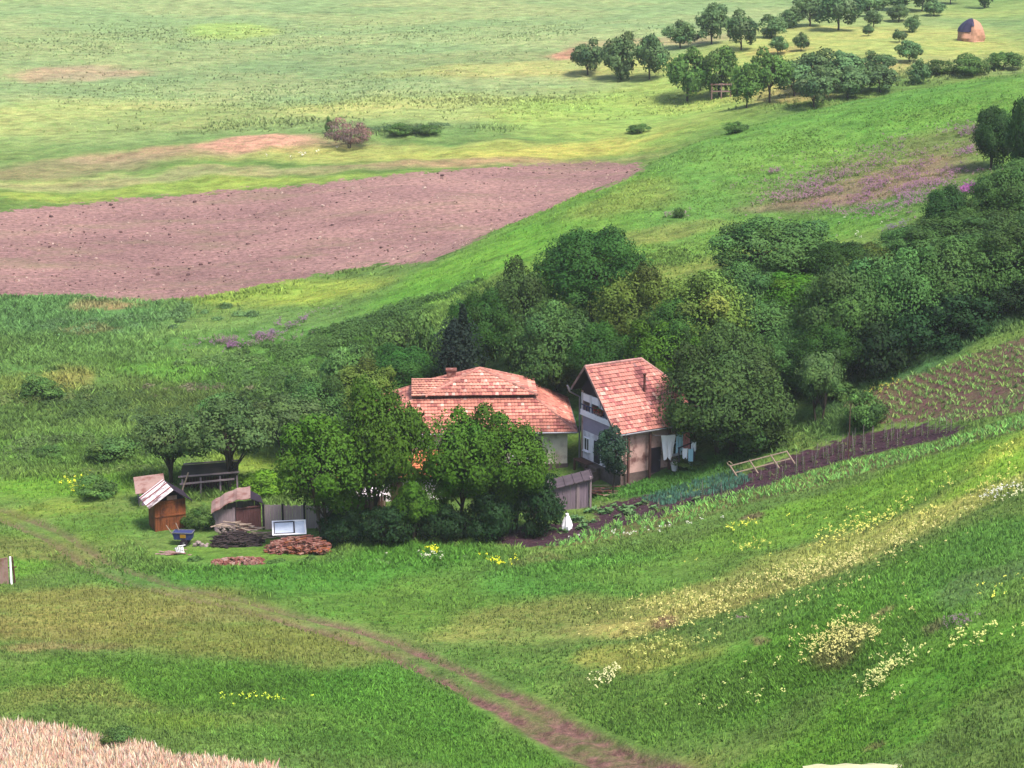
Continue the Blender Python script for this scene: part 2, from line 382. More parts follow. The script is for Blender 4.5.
def ground_material():
    m, nt, b = new_mat('ground_cover')
    tc = N(nt, 'ShaderNodeTexCoord').outputs['Object']
    A = lambda nm: N(nt, 'ShaderNodeAttribute', attribute_name=nm)
    tintc = A('Tint').outputs['Color']
    def nz(scale, detail=4, rough=.6, sc=(1, 1, 1)):
        mp = N(nt, 'ShaderNodeMapping'); mp.inputs['Scale'].default_value = sc; nt.links.new(tc, mp.inputs[0])
        return noise_node(nt, scale, detail, rough, mp.outputs[0]).outputs[0]
    fine = nz(4.5, 4, .7, (1, 1, 1)); mid = nz(0.55, 5, .62, (.7, 1.3, 1)); big = nz(0.075, 4, .55, (.5, 1.2, 1)); clump = nz(1.5, 3, .6)
    f1 = ramp(nt, fine, [(.3, .66), (.7, 1.32)]).outputs[0]
    f2 = ramp(nt, mid, [(.28, .55), (.5, 1.0), (.74, 1.42)]).outputs[0]
    g = mixc(nt, 1, mixc(nt, 1, tintc, f1, 'MULTIPLY'), f2, 'MULTIPLY')
    # drier straw-coloured and richer green patches
    dry = mixc(nt, 1, g, (1.32, 1.1, 1.1), 'MULTIPLY'); rich = mixc(nt, 1, g, (.74, .98, .72), 'MULTIPLY')
    g = mixc(nt, ramp(nt, big, [(.42, 0), (.6, 1.0)]).outputs[0], g, dry)
    g = mixc(nt, ramp(nt, clump, [(.5, 0), (.68, .7)]).outputs[0], g, rich)
    # earth of the ploughed field
    e1 = nz(0.06, 5, .6, (.5, 1.2, 1)); e2 = nz(1.8, 5, .75, (1, 1.5, 1)); e3 = nz(5.5, 3, .8)
    soil = ramp(nt, e1, [(.3, c3(152, 114, 112)), (.5, c3(182, 139, 134)), (.7, c3(210, 164, 152))]).outputs[0]
    soil = mixc(nt, 1, soil, ramp(nt, e2, [(.32, .4), (.68, 1.5)]).outputs[0], 'MULTIPLY')
    soil = mixc(nt, ramp(nt, e3, [(.57, 0), (.68, .8)]).outputs[0], soil, c3(226, 190, 176))
    soil = mixc(nt, ramp(nt, nz(.16, 5, .7, (.4, 1.4, 1)), [(.5, 0), (.7, .45)]).outputs[0], soil, c3(150, 148, 104))
    wv = N(nt, 'ShaderNodeTexWave', wave_type='BANDS', bands_direction='Y'); wv.inputs['Scale'].default_value = .32; wv.inputs['Distortion'].default_value = 1.6; wv.inputs['Detail'].default_value = 3; wv.inputs['Detail Scale'].default_value = 1.5
    mpw = N(nt, 'ShaderNodeMapping'); mpw.inputs['Rotation'].default_value = (0, 0, R(-8)); nt.links.new(tc, mpw.inputs[0]); nt.links.new(mpw.outputs[0], wv.inputs['Vector'])
    soil = mixc(nt, 1, soil, ramp(nt, wv.outputs['Fac'], [(0, .94), (1, 1.04)]).outputs[0], 'MULTIPLY')
    def mask(name, w, ns):
        s = math_n(nt, 'ADD', A(name).outputs['Fac'], math_n(nt, 'ADD', math_n(nt, 'MULTIPLY', math_n(nt, 'SUBTRACT', ns, .5), w), math_n(nt, 'MULTIPLY', math_n(nt, 'SUBTRACT', clump, .5), w * .7)))
        return math_n(nt, 'MULTIPLY', s, 2.2, True)
    col = mixc(nt, mask('sd_field', 7.0, mid), g, soil)
    # dug beds: dark damp purple-brown earth
    dug = ramp(nt, e2, [(.3, c3(62, 42, 54)), (.55, c3(90, 62, 74)), (.75, c3(118, 86, 94))]).outputs[0]
    col = mixc(nt, mask('sd_bed', 1.6, clump), col, dug)
    crop = mixc(nt, ramp(nt, nz(.8, 4, .7), [(.42, 0), (.62, .55)]).outputs[0], ramp(nt, e2, [(.3, c3(104, 72, 74)), (.7, c3(150, 112, 104))]).outputs[0], c3(118, 132, 74))
    col = mixc(nt, mask('sd_crop', 2.4, mid), col, crop)
    # track: worn earth showing through grass
    tsoil = ramp(nt, e2, [(.3, c3(104, 76, 70)), (.7, c3(176, 132, 122))]).outputs[0]
    tsoil = mixc(nt, 1, tsoil, ramp(nt, clump, [(.35, .7), (.65, 1.25)]).outputs[0], 'MULTIPLY'); td = A('track').outputs['Fac']
    tm = math_n(nt, 'MULTIPLY', td, ramp(nt, mid, [(.3, .35), (.62, 1.15)]).outputs[0], True)
    col = mixc(nt, tm, col, tsoil)
    nt.links.new(col, b.inputs['Base Color'])
    b.inputs['Roughness'].default_value = 0.95; b.inputs['Specular IOR Level'].default_value = 0.1
    h = math_n(nt, 'ADD', math_n(nt, 'MULTIPLY', mid, 1.0), math_n(nt, 'MULTIPLY', fine, .28))
    bp = N(nt, 'ShaderNodeBump'); bp.inputs['Strength'].default_value = 0.9; bp.inputs['Distance'].default_value = 0.5
    nt.links.new(h, bp.inputs['Height']); nt.links.new(bp.outputs[0], b.inputs['Normal'])
    return m
GM = ground_material()

# track strength: faint on the left, bare earth at the lower right end
trs = np.interp(SX, [TRACK[0][0], hit(100,566)[0], hit(300,620)[0], hit(450,672)[0], hit(520,705)[0], hit(560,735)[0]], [.7, .55, .65, .9, 1.25, 1.55])
ruts = np.exp(-((tr - 0.85) / 0.4) ** 2) + 0.18 * np.exp(-(tr / 1.2) ** 2)
ruts = ruts + np.exp(-(tr / 1.3) ** 2) * np.interp(SX, [hit(480,690)[0], hit(540,720)[0]], [0, .3])
track_a = np.clip(ruts * trs + np.clip(fbm(SX, SY, 3, 3, 55), 0, 1) * trs * np.exp(-(tr / 2.5) ** 2), 0, 1)

cenX = SX.reshape(-1)[F].mean(1); cenY = SY.reshape(-1)[F].mean(1)
s_f = sd_field.reshape(-1)[F].mean(1); s_b = sd_bed.reshape(-1)[F].mean(1); s_c = sd_crop.reshape(-1)[F].mean(1); s_t = tr.reshape(-1)[F].mean(1)
which = np.zeros(len(F), int)
which[s_t < 1.5] = 4; which[s_c > 0] = 3; which[s_b > 0] = 2; which[s_f > 0] = 1
attrs = dict(sd_field=sd_field, sd_bed=sd_bed, sd_crop=sd_crop, track=track_a)
# shared smooth normals so the pieces meet without a seam
full = np_mesh('tmp', V, F, GM, smooth=True)
nrm = np.empty(len(V) * 3, np.float32); full.vertex_normals.foreach_get('vector', nrm); nrm = nrm.reshape(-1, 3)
bpy.data.meshes.remove(full)
for k, nm in enumerate(['meadow_ground', 'ploughed_field', 'garden_soil', 'crop_field', 'dirt_track']):
    sel = F[which == k]
    if not len(sel): continue
    u, inv = np.unique(sel, return_inverse=True)
    me = np_mesh(nm, V[u], inv.reshape(sel.shape), GM, smooth=True)
    for an, arr in attrs.items():
        a = me.attributes.new(an, 'FLOAT', 'POINT'); a.data.foreach_set('value', arr.reshape(-1)[u].astype(np.float32))
    a = me.attributes.new('Tint', 'FLOAT_COLOR', 'POINT'); t4 = np.ones((len(u), 4), np.float32); t4[:, :3] = TINT.reshape(-1, 3)[u]
    a.data.foreach_set('color', t4.ravel())
    me.normals_split_custom_set_from_vertices(nrm[u].tolist())
    o = bpy.data.objects.new(nm, me); COL.objects.link(o); tag(o, kind='structure')
_gi = {}
def gz(x, y):
    """height of the finished sheet"""
    i = int(np.searchsorted(rows, y)) - 1; i = max(0, min(i, nr - 2))
    fy = (y - rows[i]) / (rows[i + 1] - rows[i])
    def row(i):
        xs = SX[i]; return float(np.interp(x, xs, HZ[i]))
    return row(i) * (1 - fy) + row(i + 1) * fy
def GZ(X, Y):
    X = np.asarray(X); Y = np.asarray(Y)
    i = np.clip(np.searchsorted(rows, Y) - 1, 0, nr - 2); fy = (Y - rows[i]) / (rows[i + 1] - rows[i])
    out = 0
    for k, w in ((i, 1 - fy), (i + 1, fy)):
        r = X / (np.clip(rows[k], 0, None) + 45)
        j = np.clip(np.searchsorted(cc, r) - 1, 0, nc - 2); fx = (r - cc[j]) / (cc[j + 1] - cc[j])
        out = out + w * (HZ[k, j] * (1 - fx) + HZ[k, j + 1] * fx)
    return out
# ---------------------------------------------------------------- foliage
def leaf_material(name, trans=0.22, up=False, soft=.48):
    m = bpy.data.materials.new(name); m.use_nodes = True; nt = m.node_tree; nt.nodes.clear()
    out = nt.nodes.new('ShaderNodeOutputMaterial')
    a = N(nt, 'ShaderNodeAttribute', attribute_name='Col')
    oi = N(nt, 'ShaderNodeObjectInfo')
    hs = N(nt, 'ShaderNodeHueSaturation')
    nt.links.new(a.outputs['Color'], hs.inputs['Color'])
    nt.links.new(math_n(nt, 'ADD', math_n(nt, 'MULTIPLY', oi.outputs['Random'], .02), .487), hs.inputs['Hue'])
    nt.links.new(math_n(nt, 'ADD', math_n(nt, 'MULTIPLY', oi.outputs['Random'], .5), .72), hs.inputs['Value'])
    d = N(nt, 'ShaderNodeBsdfPrincipled'); d.inputs['Roughness'].default_value = .7; d.inputs['Specular IOR Level'].default_value = .12
    t = N(nt, 'ShaderNodeBsdfTranslucent'); mx = N(nt, 'ShaderNodeMixShader'); mx.inputs[0].default_value = trans
    nt.links.new(hs.outputs[0], d.inputs['Base Color']); nt.links.new(hs.outputs[0], t.inputs[0])
    ge = N(nt, 'ShaderNodeNewGeometry')
    if up: src = N(nt, 'ShaderNodeCombineXYZ'); src.inputs[2].default_value = 1.0; src = src.outputs[0]
    else:
        an = N(nt, 'ShaderNodeAttribute', attribute_name='Nrm'); vt = N(nt, 'ShaderNodeVectorTransform', vector_type='NORMAL', convert_from='OBJECT', convert_to='WORLD')
        nt.links.new(an.outputs['Vector'], vt.inputs[0]); vn_ = N(nt, 'ShaderNodeVectorMath', operation='NORMALIZE'); nt.links.new(vt.outputs[0], vn_.inputs[0]); src = vn_.outputs[0]
    vm = N(nt, 'ShaderNodeMix', data_type='VECTOR'); vm.inputs[0].default_value = soft
    nt.links.new(ge.outputs['Normal'], vm.inputs[4]); nt.links.new(src, vm.inputs[5])
    v2 = N(nt, 'ShaderNodeVectorMath', operation='NORMALIZE'); nt.links.new(vm.outputs[1], v2.inputs[0])
    nt.links.new(v2.outputs[0], d.inputs['Normal'])
    nt.links.new(d.outputs[0], mx.inputs[1]); nt.links.new(t.outputs[0], mx.inputs[2]); nt.links.new(mx.outputs[0], out.inputs[0])
    return m
LEAF = leaf_material('leaves'); PLANT = leaf_material('plant_leaves', .2, up=True, soft=.5); BARK = simple_mat('bark', c3(92, 76, 66), var=.5, scale=6, bump=.6, grain=(1, 1, .3))
PALEBARK = simple_mat('pale_bark', c3(120, 100, 90), var=.4, scale=6, bump=.5)

def rand_dir(r, n):
    v = r.normal(size=(n, 3)); return v / np.linalg.norm(v, axis=1, keepdims=True)
def leaf_quads(r, C, Nrm, size, cols, aspect=1.5):
    """one folded leaf-cluster face per centre, facing roughly along Nrm"""
    n = len(C)
    nr_ = Nrm + r.normal(scale=.42, size=(n, 3)); nr_ /= np.linalg.norm(nr_, axis=1, keepdims=True)
    a = np.cross(nr_, rand_dir(r, n)); a /= np.linalg.norm(a, axis=1, keepdims=True) + 1e-9
    b = np.cross(nr_, a)
    s = size * r.uniform(.55, 1.25, (n, 1)); l = s * aspect
    q = np.stack([C - a * s * .5 - b * l * .25, C - b * l * .62, C + a * s * .5 - b * l * .05, C + b * l * .6 + nr_ * s * .1], 1)
    return q.reshape(-1, 3), np.arange(n * 4).reshape(-1, 4), cols
def crown_mesh(name, seed, R_=(2.5, 2.5, 2.6), cz=3.5, nclump=26, cr=(.28, .42), nleaf=14850, leaf=0.126, col=(70, 110, 50), spread=.16, under=.35, hollow=.55, taper=0.0, droop=0.0, kk=.56):
    r = np.random.default_rng(seed)
    u = rand_dir(r, nclump * 3); rad = r.uniform(hollow, .86, (len(u), 1))
    P_ = u * rad; P_[:, 2] = P_[:, 2] * np.where(P_[:, 2] < 0, .8, 1)
    # keep spaced clump centres, so gaps remain between them
    keep = []
    for i in range(len(P_)):
        if all(np.linalg.norm(P_[i] - P_[j]) > .24 for j in keep): keep.append(i)
        if len(keep) >= nclump: break
    P_ = P_[keep]; n = len(P_)
    an = np.arctan2(P_[:, 1], P_[:, 0]); P_ = P_ * (1 + .17 * np.sin(an * 2 + seed) + .13 * np.sin(P_[:, 2] * 4 + seed * 1.7 + an))[:, None]
    if P_[:, 2].max() < .8: P_[np.argmax(P_[:, 2]), 2] = .8
    crs = r.uniform(cr[0], cr[1], n)
    Rv = np.array(R_)
    per = (crs ** 2 / (crs ** 2).sum() * nleaf).astype(int) + 4
    Cs = []; Ns = []; Ks = []
    base = np.array(c3(*col, k=kk))
    for i in range(n):
        m = per[i]; d = rand_dir(r, m)
        lob = 1 + .22 * np.sin(d[:, 0] * 5 + i) * np.cos(d[:, 1] * 4 + 2 * i)
        p = P_[i] + d * (crs[i] * lob * r.uniform(.62, 1.12, m) ** .6)[:, None]
        ok = (d[:, 2] > -.15) | (r.uniform(size=m) < under)
        ok &= np.linalg.norm(p, axis=1) > .3
        p = p[ok]; d = d[ok]
        if taper:
            k = 1 - taper * (p[:, 2:3] * .5 + .5); p = np.concatenate([p[:, :2] * k, p[:, 2:]], 1)
        tone = base * (1 + r.normal(scale=spread)); tone = tone * (1 + r.normal(scale=.07, size=3) * np.array([1, .4, 1]))
        cl = tone[None] * (1 + r.normal(scale=.14, size=(len(p), 1)))
        Cs.append(p); Ns.append(d); Ks.append(np.clip(cl, .004, .6))
    C_ = np.concatenate(Cs) * Rv + np.array([0, 0, cz]); N_ = np.concatenate(Ns)
    if droop: N_[:, 2] -= droop
    # stray sprays outside the outline
    ns = int(nleaf * .08); d = rand_dir(r, ns); d[:, 2] = np.abs(d[:, 2]) * .9 - .1
    C2 = d * r.uniform(.85, 1.2, (ns, 1)) * Rv * (1, 1, 1) + np.array([0, 0, cz])
    C_ = np.concatenate([C_, C2]); N_ = np.concatenate([N_, d]); K_ = np.concatenate(Ks + [np.tile(base * 1.1, (ns, 1))])
    V_, F_, cl = leaf_quads(r, C_, N_, leaf, K_)
    me = np_mesh(name, V_, F_, LEAF, cl, nrm=N_ + np.array([0, 0, .25]))
    return me, P_ * Rv + np.array([0, 0, cz])
def trunk_mesh(name, seed, clumps, h, r0, lean=.12, limbs=7, stems=1, mat=None):
    r = random.Random(seed); mb = MB()
    for s in range(stems):
        a0 = r.uniform(0, 6.3); off = (0, 0) if stems == 1 else (math.cos(a0) * r0 * 1.6, math.sin(a0) * r0 * 1.6)
        tx, ty = off[0] * (1 + (stems > 1) * 3) + r.uniform(-lean, lean) * h, off[1] * (1 + (stems > 1) * 3) + r.uniform(-lean, lean) * h
        pts = []; n = 7
        for i in range(n):
            t = i / (n - 1); w = math.sin(t * 5 + s) * .05 * h * lean * 3
            pts.append((off[0] + (tx - off[0]) * t + w, off[1] + (ty - off[1]) * t - w * .6, -.35 + (h + .35) * t))
        mb.tube(pts, [r0 * (1.35 if i == 0 else 1) * (1 - .72 * i / (n - 1)) for i in range(n)], 7)
        order = list(range(len(clumps))); r.shuffle(order)
        for k in order[:limbs]:
            c = Vector(clumps[k]); j = r.randint(2, n - 2); p0 = Vector(pts[j]); 
            if c.z < p0.z + .1: continue
            mid = (p0 + c) / 2 + Vector((r.uniform(-.2, .2), r.uniform(-.2, .2), .12 * (c - p0).length))
            mb.tube([p0, p0.lerp(mid, .5), mid, c], [r0 * .5, r0 * .38, r0 * .25, r0 * .08], 5)
    return mb.mesh(name, mat or BARK, smooth=True)

# each kind: real size at scale 1; variants share meshes between copies
KINDS = {}
def kind(key, name, nvar, h, w, **kw):
    """h total height, w crown width at scale 1"""
    base = kw.pop('base', .3); tr_ = kw.pop('r0', .16); stems = kw.pop('stems', 1); limbs = kw.pop('limbs', 7); lean = kw.pop('lean', .1); mat = kw.pop('mat', None)
    vs = []
    for i in range(nvar):
        rz_ = h * (1 - base) / 2; cz = h - rz_
        sd = sum(map(ord, key)) * 7 + i
        me, cl = crown_mesh(name + '_crown', sd, R_=(w / 2 / 1.08, w / 2 / 1.08, rz_ / 1.08), cz=cz, **kw)
        tm = trunk_mesh(name + '_trunk', sd, cl, h * .72, tr_, lean, limbs, stems, mat)
        vs.append((me, tm))
    KINDS[key] = (name, h, w, vs)
kind('oak', 'broadleaf_tree', 3, 10, 9, base=.16, nclump=44, cr=(.2, .32), nleaf=49500, leaf=0.130, col=(62, 106, 42), r0=.28, spread=.24)
kind('full', 'broadleaf_tree', 3, 7, 6, base=.02, nclump=40, cr=(.2, .34), nleaf=30000, leaf=.13, col=(58, 98, 46), r0=.2, spread=.24)
kind('yel', 'broadleaf_tree', 3, 9, 7, base=.12, nclump=36, cr=(.2, .32), nleaf=36300, leaf=0.130, col=(112, 138, 58), r0=.22, spread=.26)
kind('grey', 'willow_tree', 3, 7, 7, base=.06, nclump=38, cr=(.2, .33), nleaf=39600, leaf=0.116, col=(84, 122, 60), r0=.2, stems=2, spread=.22)
kind('pine', 'conifer_tree', 1, 9, 3.4, base=.05, nclump=30, cr=(.2, .34), nleaf=16500, leaf=0.126, col=(42, 60, 50), r0=.16, taper=.5, droop=.6)
kind('loc', 'locust_tree', 4, 8, 6, base=.1, nclump=36, cr=(.17, .28), nleaf=29700, leaf=0.121, col=(82, 128, 34), r0=.15, lean=.14, spread=.2, hollow=.45, limbs=10, stems=2)
kind('sap', 'young_tree', 2, 5, 2.6, base=.22, nclump=16, cr=(.26, .4), nleaf=8580, leaf=0.097, col=(64, 96, 74), r0=.07)
kind('plum', 'plum_tree', 3, 5, 5, base=.26, nclump=24, cr=(.2, .34), nleaf=13860, leaf=0.116, col=(104, 140, 78), r0=.13, lean=.2, limbs=12, stems=2, spread=.2)
kind('orch', 'orchard_tree', 5, 5, 4.6, base=.08, nclump=20, cr=(.24, .4), nleaf=4590, leaf=0.213, col=(104, 138, 84), r0=.14, spread=.22)
kind('orby', 'orchard_tree', 3, 6, 5.4, base=.1, nclump=22, cr=(.22, .38), nleaf=5940, leaf=0.213, col=(104, 148, 70), r0=.16, spread=.2)
kind('bush', 'bush', 4, 2.6, 3.6, base=0, nclump=18, cr=(.26, .42), nleaf=7590, leaf=0.106, col=(92, 128, 62), r0=.06, stems=3, limbs=3, spread=.22)
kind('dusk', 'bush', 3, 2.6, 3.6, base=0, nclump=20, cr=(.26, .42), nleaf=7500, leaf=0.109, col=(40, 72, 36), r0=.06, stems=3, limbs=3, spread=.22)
kind('lime', 'bush', 1, 2.6, 3.6, base=0, nclump=18, cr=(.26, .42), nleaf=8580, leaf=0.106, col=(124, 178, 52), r0=.06, stems=3, limbs=3)
kind('dry', 'bare_bush', 1, 2.8, 6, base=0, nclump=26, cr=(.2, .34), nleaf=7920, leaf=0.097, col=(150, 120, 112), r0=.06, stems=3, limbs=6)

def depth_of(D, z): return D * CP + (HC - z) * SP
def px2x(px, D, z): return (px - 512.0) / FPX * depth_of(D, z)
def ztop(py, D):
    dx, dy, dz = ray(512, py); return HC + dz * D / dy
_treecount = {}
def tree(key, px, top, wpx, label, D=None, b=None, cat='tree', group=None, trunk=True, rz=None, sink=0.0, name=None):
    nm, h, w, vs = KINDS[key]
    if D is None:
        p = hit(px, b); D = p[1]
    z = 5.0
    for _ in range(3):
        x = px2x(px, D, z); z = gz(x, D)
    zt = ztop(top, D)
    if key in ('full', 'grey', 'bush', 'dusk', 'lime', 'yel'): sink += .13 * (zt - z)
    if key in ('orch', 'orby'): sink += .1 * (zt - z)
    z -= sink
    H_ = max(ztop(top, D) - z, .5)
    W_ = wpx / FPX * depth_of(D, z + H_ / 2)
    i = _treecount.get(key, 0); _treecount[key] = i + 1
    me, tm = vs[i % len(vs)]
    root = empty(name or nm, (x, D, z), random.uniform(0, 6.28) if rz is None else rz, (W_ / w, W_ / w, H_ / h))
    tag(root, label, cat, group)
    c = bpy.data.objects.new('crown', me); COL.objects.link(c); c.parent = root
    if trunk:
        t = bpy.data.objects.new('trunk' if cat == 'tree' else 'stems', tm); COL.objects.link(t); t.parent = root
    return root
G1 = 'trees crowding behind the two houses'
tree('oak', 592, 224, 122, 'tallest dark round-crowned tree standing behind the gap between the two houses', D=172, group=G1)
tree('grey', 520, 262, 84, 'grey-green tree left of the tallest dark tree, top against the meadow', D=171, group=G1)
tree('oak', 480, 290, 76, 'dark bushy tree behind the chimney, right of the drooping conifer', D=168, group=G1)
tree('pine', 459, 308, 56, 'narrow dark drooping conifer behind the left house chimney', D=163.5, group=G1)
tree('grey', 548, 300, 104, 'broad blue-green tree directly behind the apex of the left house roof', D=165, group=G1)
tree('yel', 636, 264, 96, 'yellow-green tree just right of the tallest dark tree', D=166, group=G1)
tree('yel', 700, 266, 112, 'olive yellow tree directly behind the ridge of the right house', D=163, group=G1)
tree('oak', 600, 322, 70, 'dark shaded tree low in the gap between the two house roofs', D=162, group=G1)
tree('loc', 664, 318, 84, 'small light green tree close behind the right house roof', D=158.5, group=G1)
tree('grey', 732, 322, 92, 'blue-green tree with pale leaf tips behind the big round tree by the right house', D=157, group=G1)
tree('grey', 722, 348, 132, 'big round grey-green tree leaning over the right end of the right house', D=150.5, group=G1)
tree('grey', 775, 216, 132, 'broad rounded bushy tree highest up the slope, alone above the olive trees', b=284, group='trees of the hedge line up the slope')
tree('loc', 798, 270, 86, 'light green feathery tree at the left start of the hedge line', D=166, group='trees of the hedge line up the slope')
tree('grey', 800, 330, 84, 'dark green tree overhanging the shaded grass at the lower end of the hedge', D=158, group=G1)
G2 = 'trees of the hedge line up the slope'
tree('grey', 846, 256, 108, 'grey hedge tree next to the feathery tree, with deep shade beneath', D=159.5, group=G2)
tree('grey', 892, 246, 108, 'rounded grey willow in the middle of the hedge line', D=160, group=G2)
tree('grey', 938, 236, 108, 'pale-topped willow directly below the dark round tree by the purple flowers', D=161, group=G2)
tree('grey', 984, 226, 110, 'silvery willow of the hedge line near the right edge of the photo', D=162, group=G2)
tree('grey', 1030, 210, 110, 'last silvery willow of the hedge, cut by the right edge of the photo', D=163, group=G2)
tree('grey', 1075, 204, 110, 'willow of the hedge line growing just beyond the right edge', D=163, group=G2)
tree('yel', 872, 244, 90, 'yellow-green tree behind the hedge, left of the middle willow', D=169, group=G2)
tree('grey', 918, 224, 92, 'grey tree in the back row of the hedge, left of the dark round tree', D=170, group=G2)
tree('grey', 966, 208, 96, 'pale grey tree in the back row of the hedge under the bright purple flowers', D=171, group=G2)
tree('grey', 1012, 196, 96, 'grey tree in the back row of the hedge at the right edge', D=172, group=G2)
tree('oak', 838, 240, 84, 'green tree in the back row of the hedge behind the feathery tree', D=170, group=G2)
tree('oak', 825, 316, 76, 'dark green tree at the shaded foot of the feathery tree', D=156.5, group=G2)
tree('grey', 764, 296, 96, 'grey-green tree filling the space between the olive trees and the feathery tree', D=163, group=G1)
tree('grey', 742, 262, 86, 'grey tree behind the right shoulder of the olive trees', D=168, group=G1)
tree('oak', 672, 296, 84, 'green tree between the yellow-green tree and the olive tree', D=160.5, group=G1)
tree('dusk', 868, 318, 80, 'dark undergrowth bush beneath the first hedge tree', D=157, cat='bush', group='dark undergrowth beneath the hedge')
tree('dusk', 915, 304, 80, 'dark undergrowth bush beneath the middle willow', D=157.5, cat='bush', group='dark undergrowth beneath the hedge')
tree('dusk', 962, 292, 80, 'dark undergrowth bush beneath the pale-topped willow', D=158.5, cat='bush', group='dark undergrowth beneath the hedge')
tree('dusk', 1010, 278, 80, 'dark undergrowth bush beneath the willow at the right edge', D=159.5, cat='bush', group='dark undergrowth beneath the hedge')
tree('full', 945, 184, 50, 'small dark round tree standing among the purple flowers on the slope', b=236, group=G2)
tree('full', 992, 104, 44, 'dark upright tree highest on the right slope, beside the purple patch', b=168, group=G2)
tree('full', 1026, 84, 46, 'dark tree cut by the right edge, at the top of the slope', b=186, group=G2)
tree('grey', 1008, 160, 80, 'leafy tree below the dark upright tree at the right edge', b=226, group=G2)
tree('full', 572, 412, 40, 'dark leafy tree filling the narrow gap between the two houses', D=160, group=G1)
# left of the houses
G3 = 'fruit trees behind the sheds'
tree('plum', 172, 412, 84, 'thin grey-green fruit tree right above the wooden outhouse roof', b=483, group=G3)
tree('plum', 232, 400, 104, 'open-crowned fruit tree with forked trunk behind the plank lean-to', b=492, group=G3)
tree('plum', 288, 392, 92, 'grey-green fruit tree between the forked tree and the bright green locusts', D=159, group=G3)
tree('lime', 262, 472, 62, 'bright yellow-green bush behind the grey plank fence', D=149.5, cat='bush')
G4 = 'shrubs on the bank left of the houses'
for a in [('grey', 318, 374, 76, 'bushy grey-green tree on the bank directly above the fruit trees', 163), ('yel', 362, 360, 74, 'dark leafy tree on the bank left of the red roof', 164),
          ('oak', 405, 345, 84, 'dark shrubby tree touching the upper left corner of the tiled roof', 168), ('bush', 300, 372, 60, 'low bush at the upper edge of the bank of shrubs', 172),
          ('bush', 346, 348, 70, 'green bush at the top of the bank, below the open meadow', 174), ('bush', 262, 388, 60, 'leafy bush on the bank above the forked fruit tree', 169),
          ('bush', 398, 326, 66, 'loose green bush on the slope left of the dark conifer', 176), ('bush', 428, 322, 50, 'small bush between the meadow and the dark conifer', 173),
          ('bush', 220, 396, 60, 'small dark bush at the left foot of the shrub bank', 170)]:
    tree(*a[:5], D=a[5], cat='tree' if a[0] != 'bush' else 'bush', group=G4)
# locust trees in front of the left house
G5 = 'bright green locust trees in front of the left house'
tree('loc', 328, 410, 102, 'leftmost bright green locust tree, beside the white-framed glass window', b=546, group=G5)
tree('loc', 380, 378, 96, 'tallest bright green locust tree, in front of the left end of the tiled roof', b=541, group=G5)
tree('loc', 456, 402, 94, 'bright green locust tree with visible trunk before the middle of the left house', b=536, group=G5)
tree('loc', 510, 412, 92, 'rightmost bright green locust tree, next to the cream wall and plank shed', b=533, group=G5)
tree('loc', 414, 478, 52, 'shorter shaded locust tree between the tallest locust and its right neighbour', b=541, group=G5)
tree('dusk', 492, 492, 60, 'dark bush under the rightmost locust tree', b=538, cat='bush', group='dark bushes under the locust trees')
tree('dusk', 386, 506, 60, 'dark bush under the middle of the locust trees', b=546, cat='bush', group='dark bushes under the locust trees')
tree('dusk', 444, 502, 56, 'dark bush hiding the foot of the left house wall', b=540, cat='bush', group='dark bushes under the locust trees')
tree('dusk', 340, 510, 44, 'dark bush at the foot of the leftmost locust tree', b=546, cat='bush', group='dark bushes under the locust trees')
tree('sap', 613, 426, 38, 'small blue-green tree in front of the white gable of the right house', D=147.5)
tree('plum', 818, 348, 50, 'fruit tree with bare reddish trunk at the edge of the garden', b=424)
tree('bush', 690, 456, 40, 'leafy bush beside the hanging light blue cloth', D=150.5, cat='bush', group='bushes at the garden edge')
tree('bush', 862, 392, 46, 'low bush left of the corn field, behind the bean stakes', b=428, cat='bush', group='bushes at the garden edge')
tree('bush', 760, 415, 70, 'dark bush in the shade beneath the big grey-green trees', D=151, cat='bush', group='bushes at the garden edge')
tree('bush', 835, 380, 50, 'shaded bush at the foot of the hedge by the reddish trunk', D=155.5, cat='bush', group='bushes at the garden edge')
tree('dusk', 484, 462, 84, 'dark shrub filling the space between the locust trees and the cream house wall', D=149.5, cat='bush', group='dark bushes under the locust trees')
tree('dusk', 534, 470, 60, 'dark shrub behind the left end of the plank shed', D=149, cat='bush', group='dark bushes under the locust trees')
tree('dusk', 539, 480, 56, 'dark bush against the left end of the plank shed', b=533, cat='bush', group='dark bushes under the locust trees')
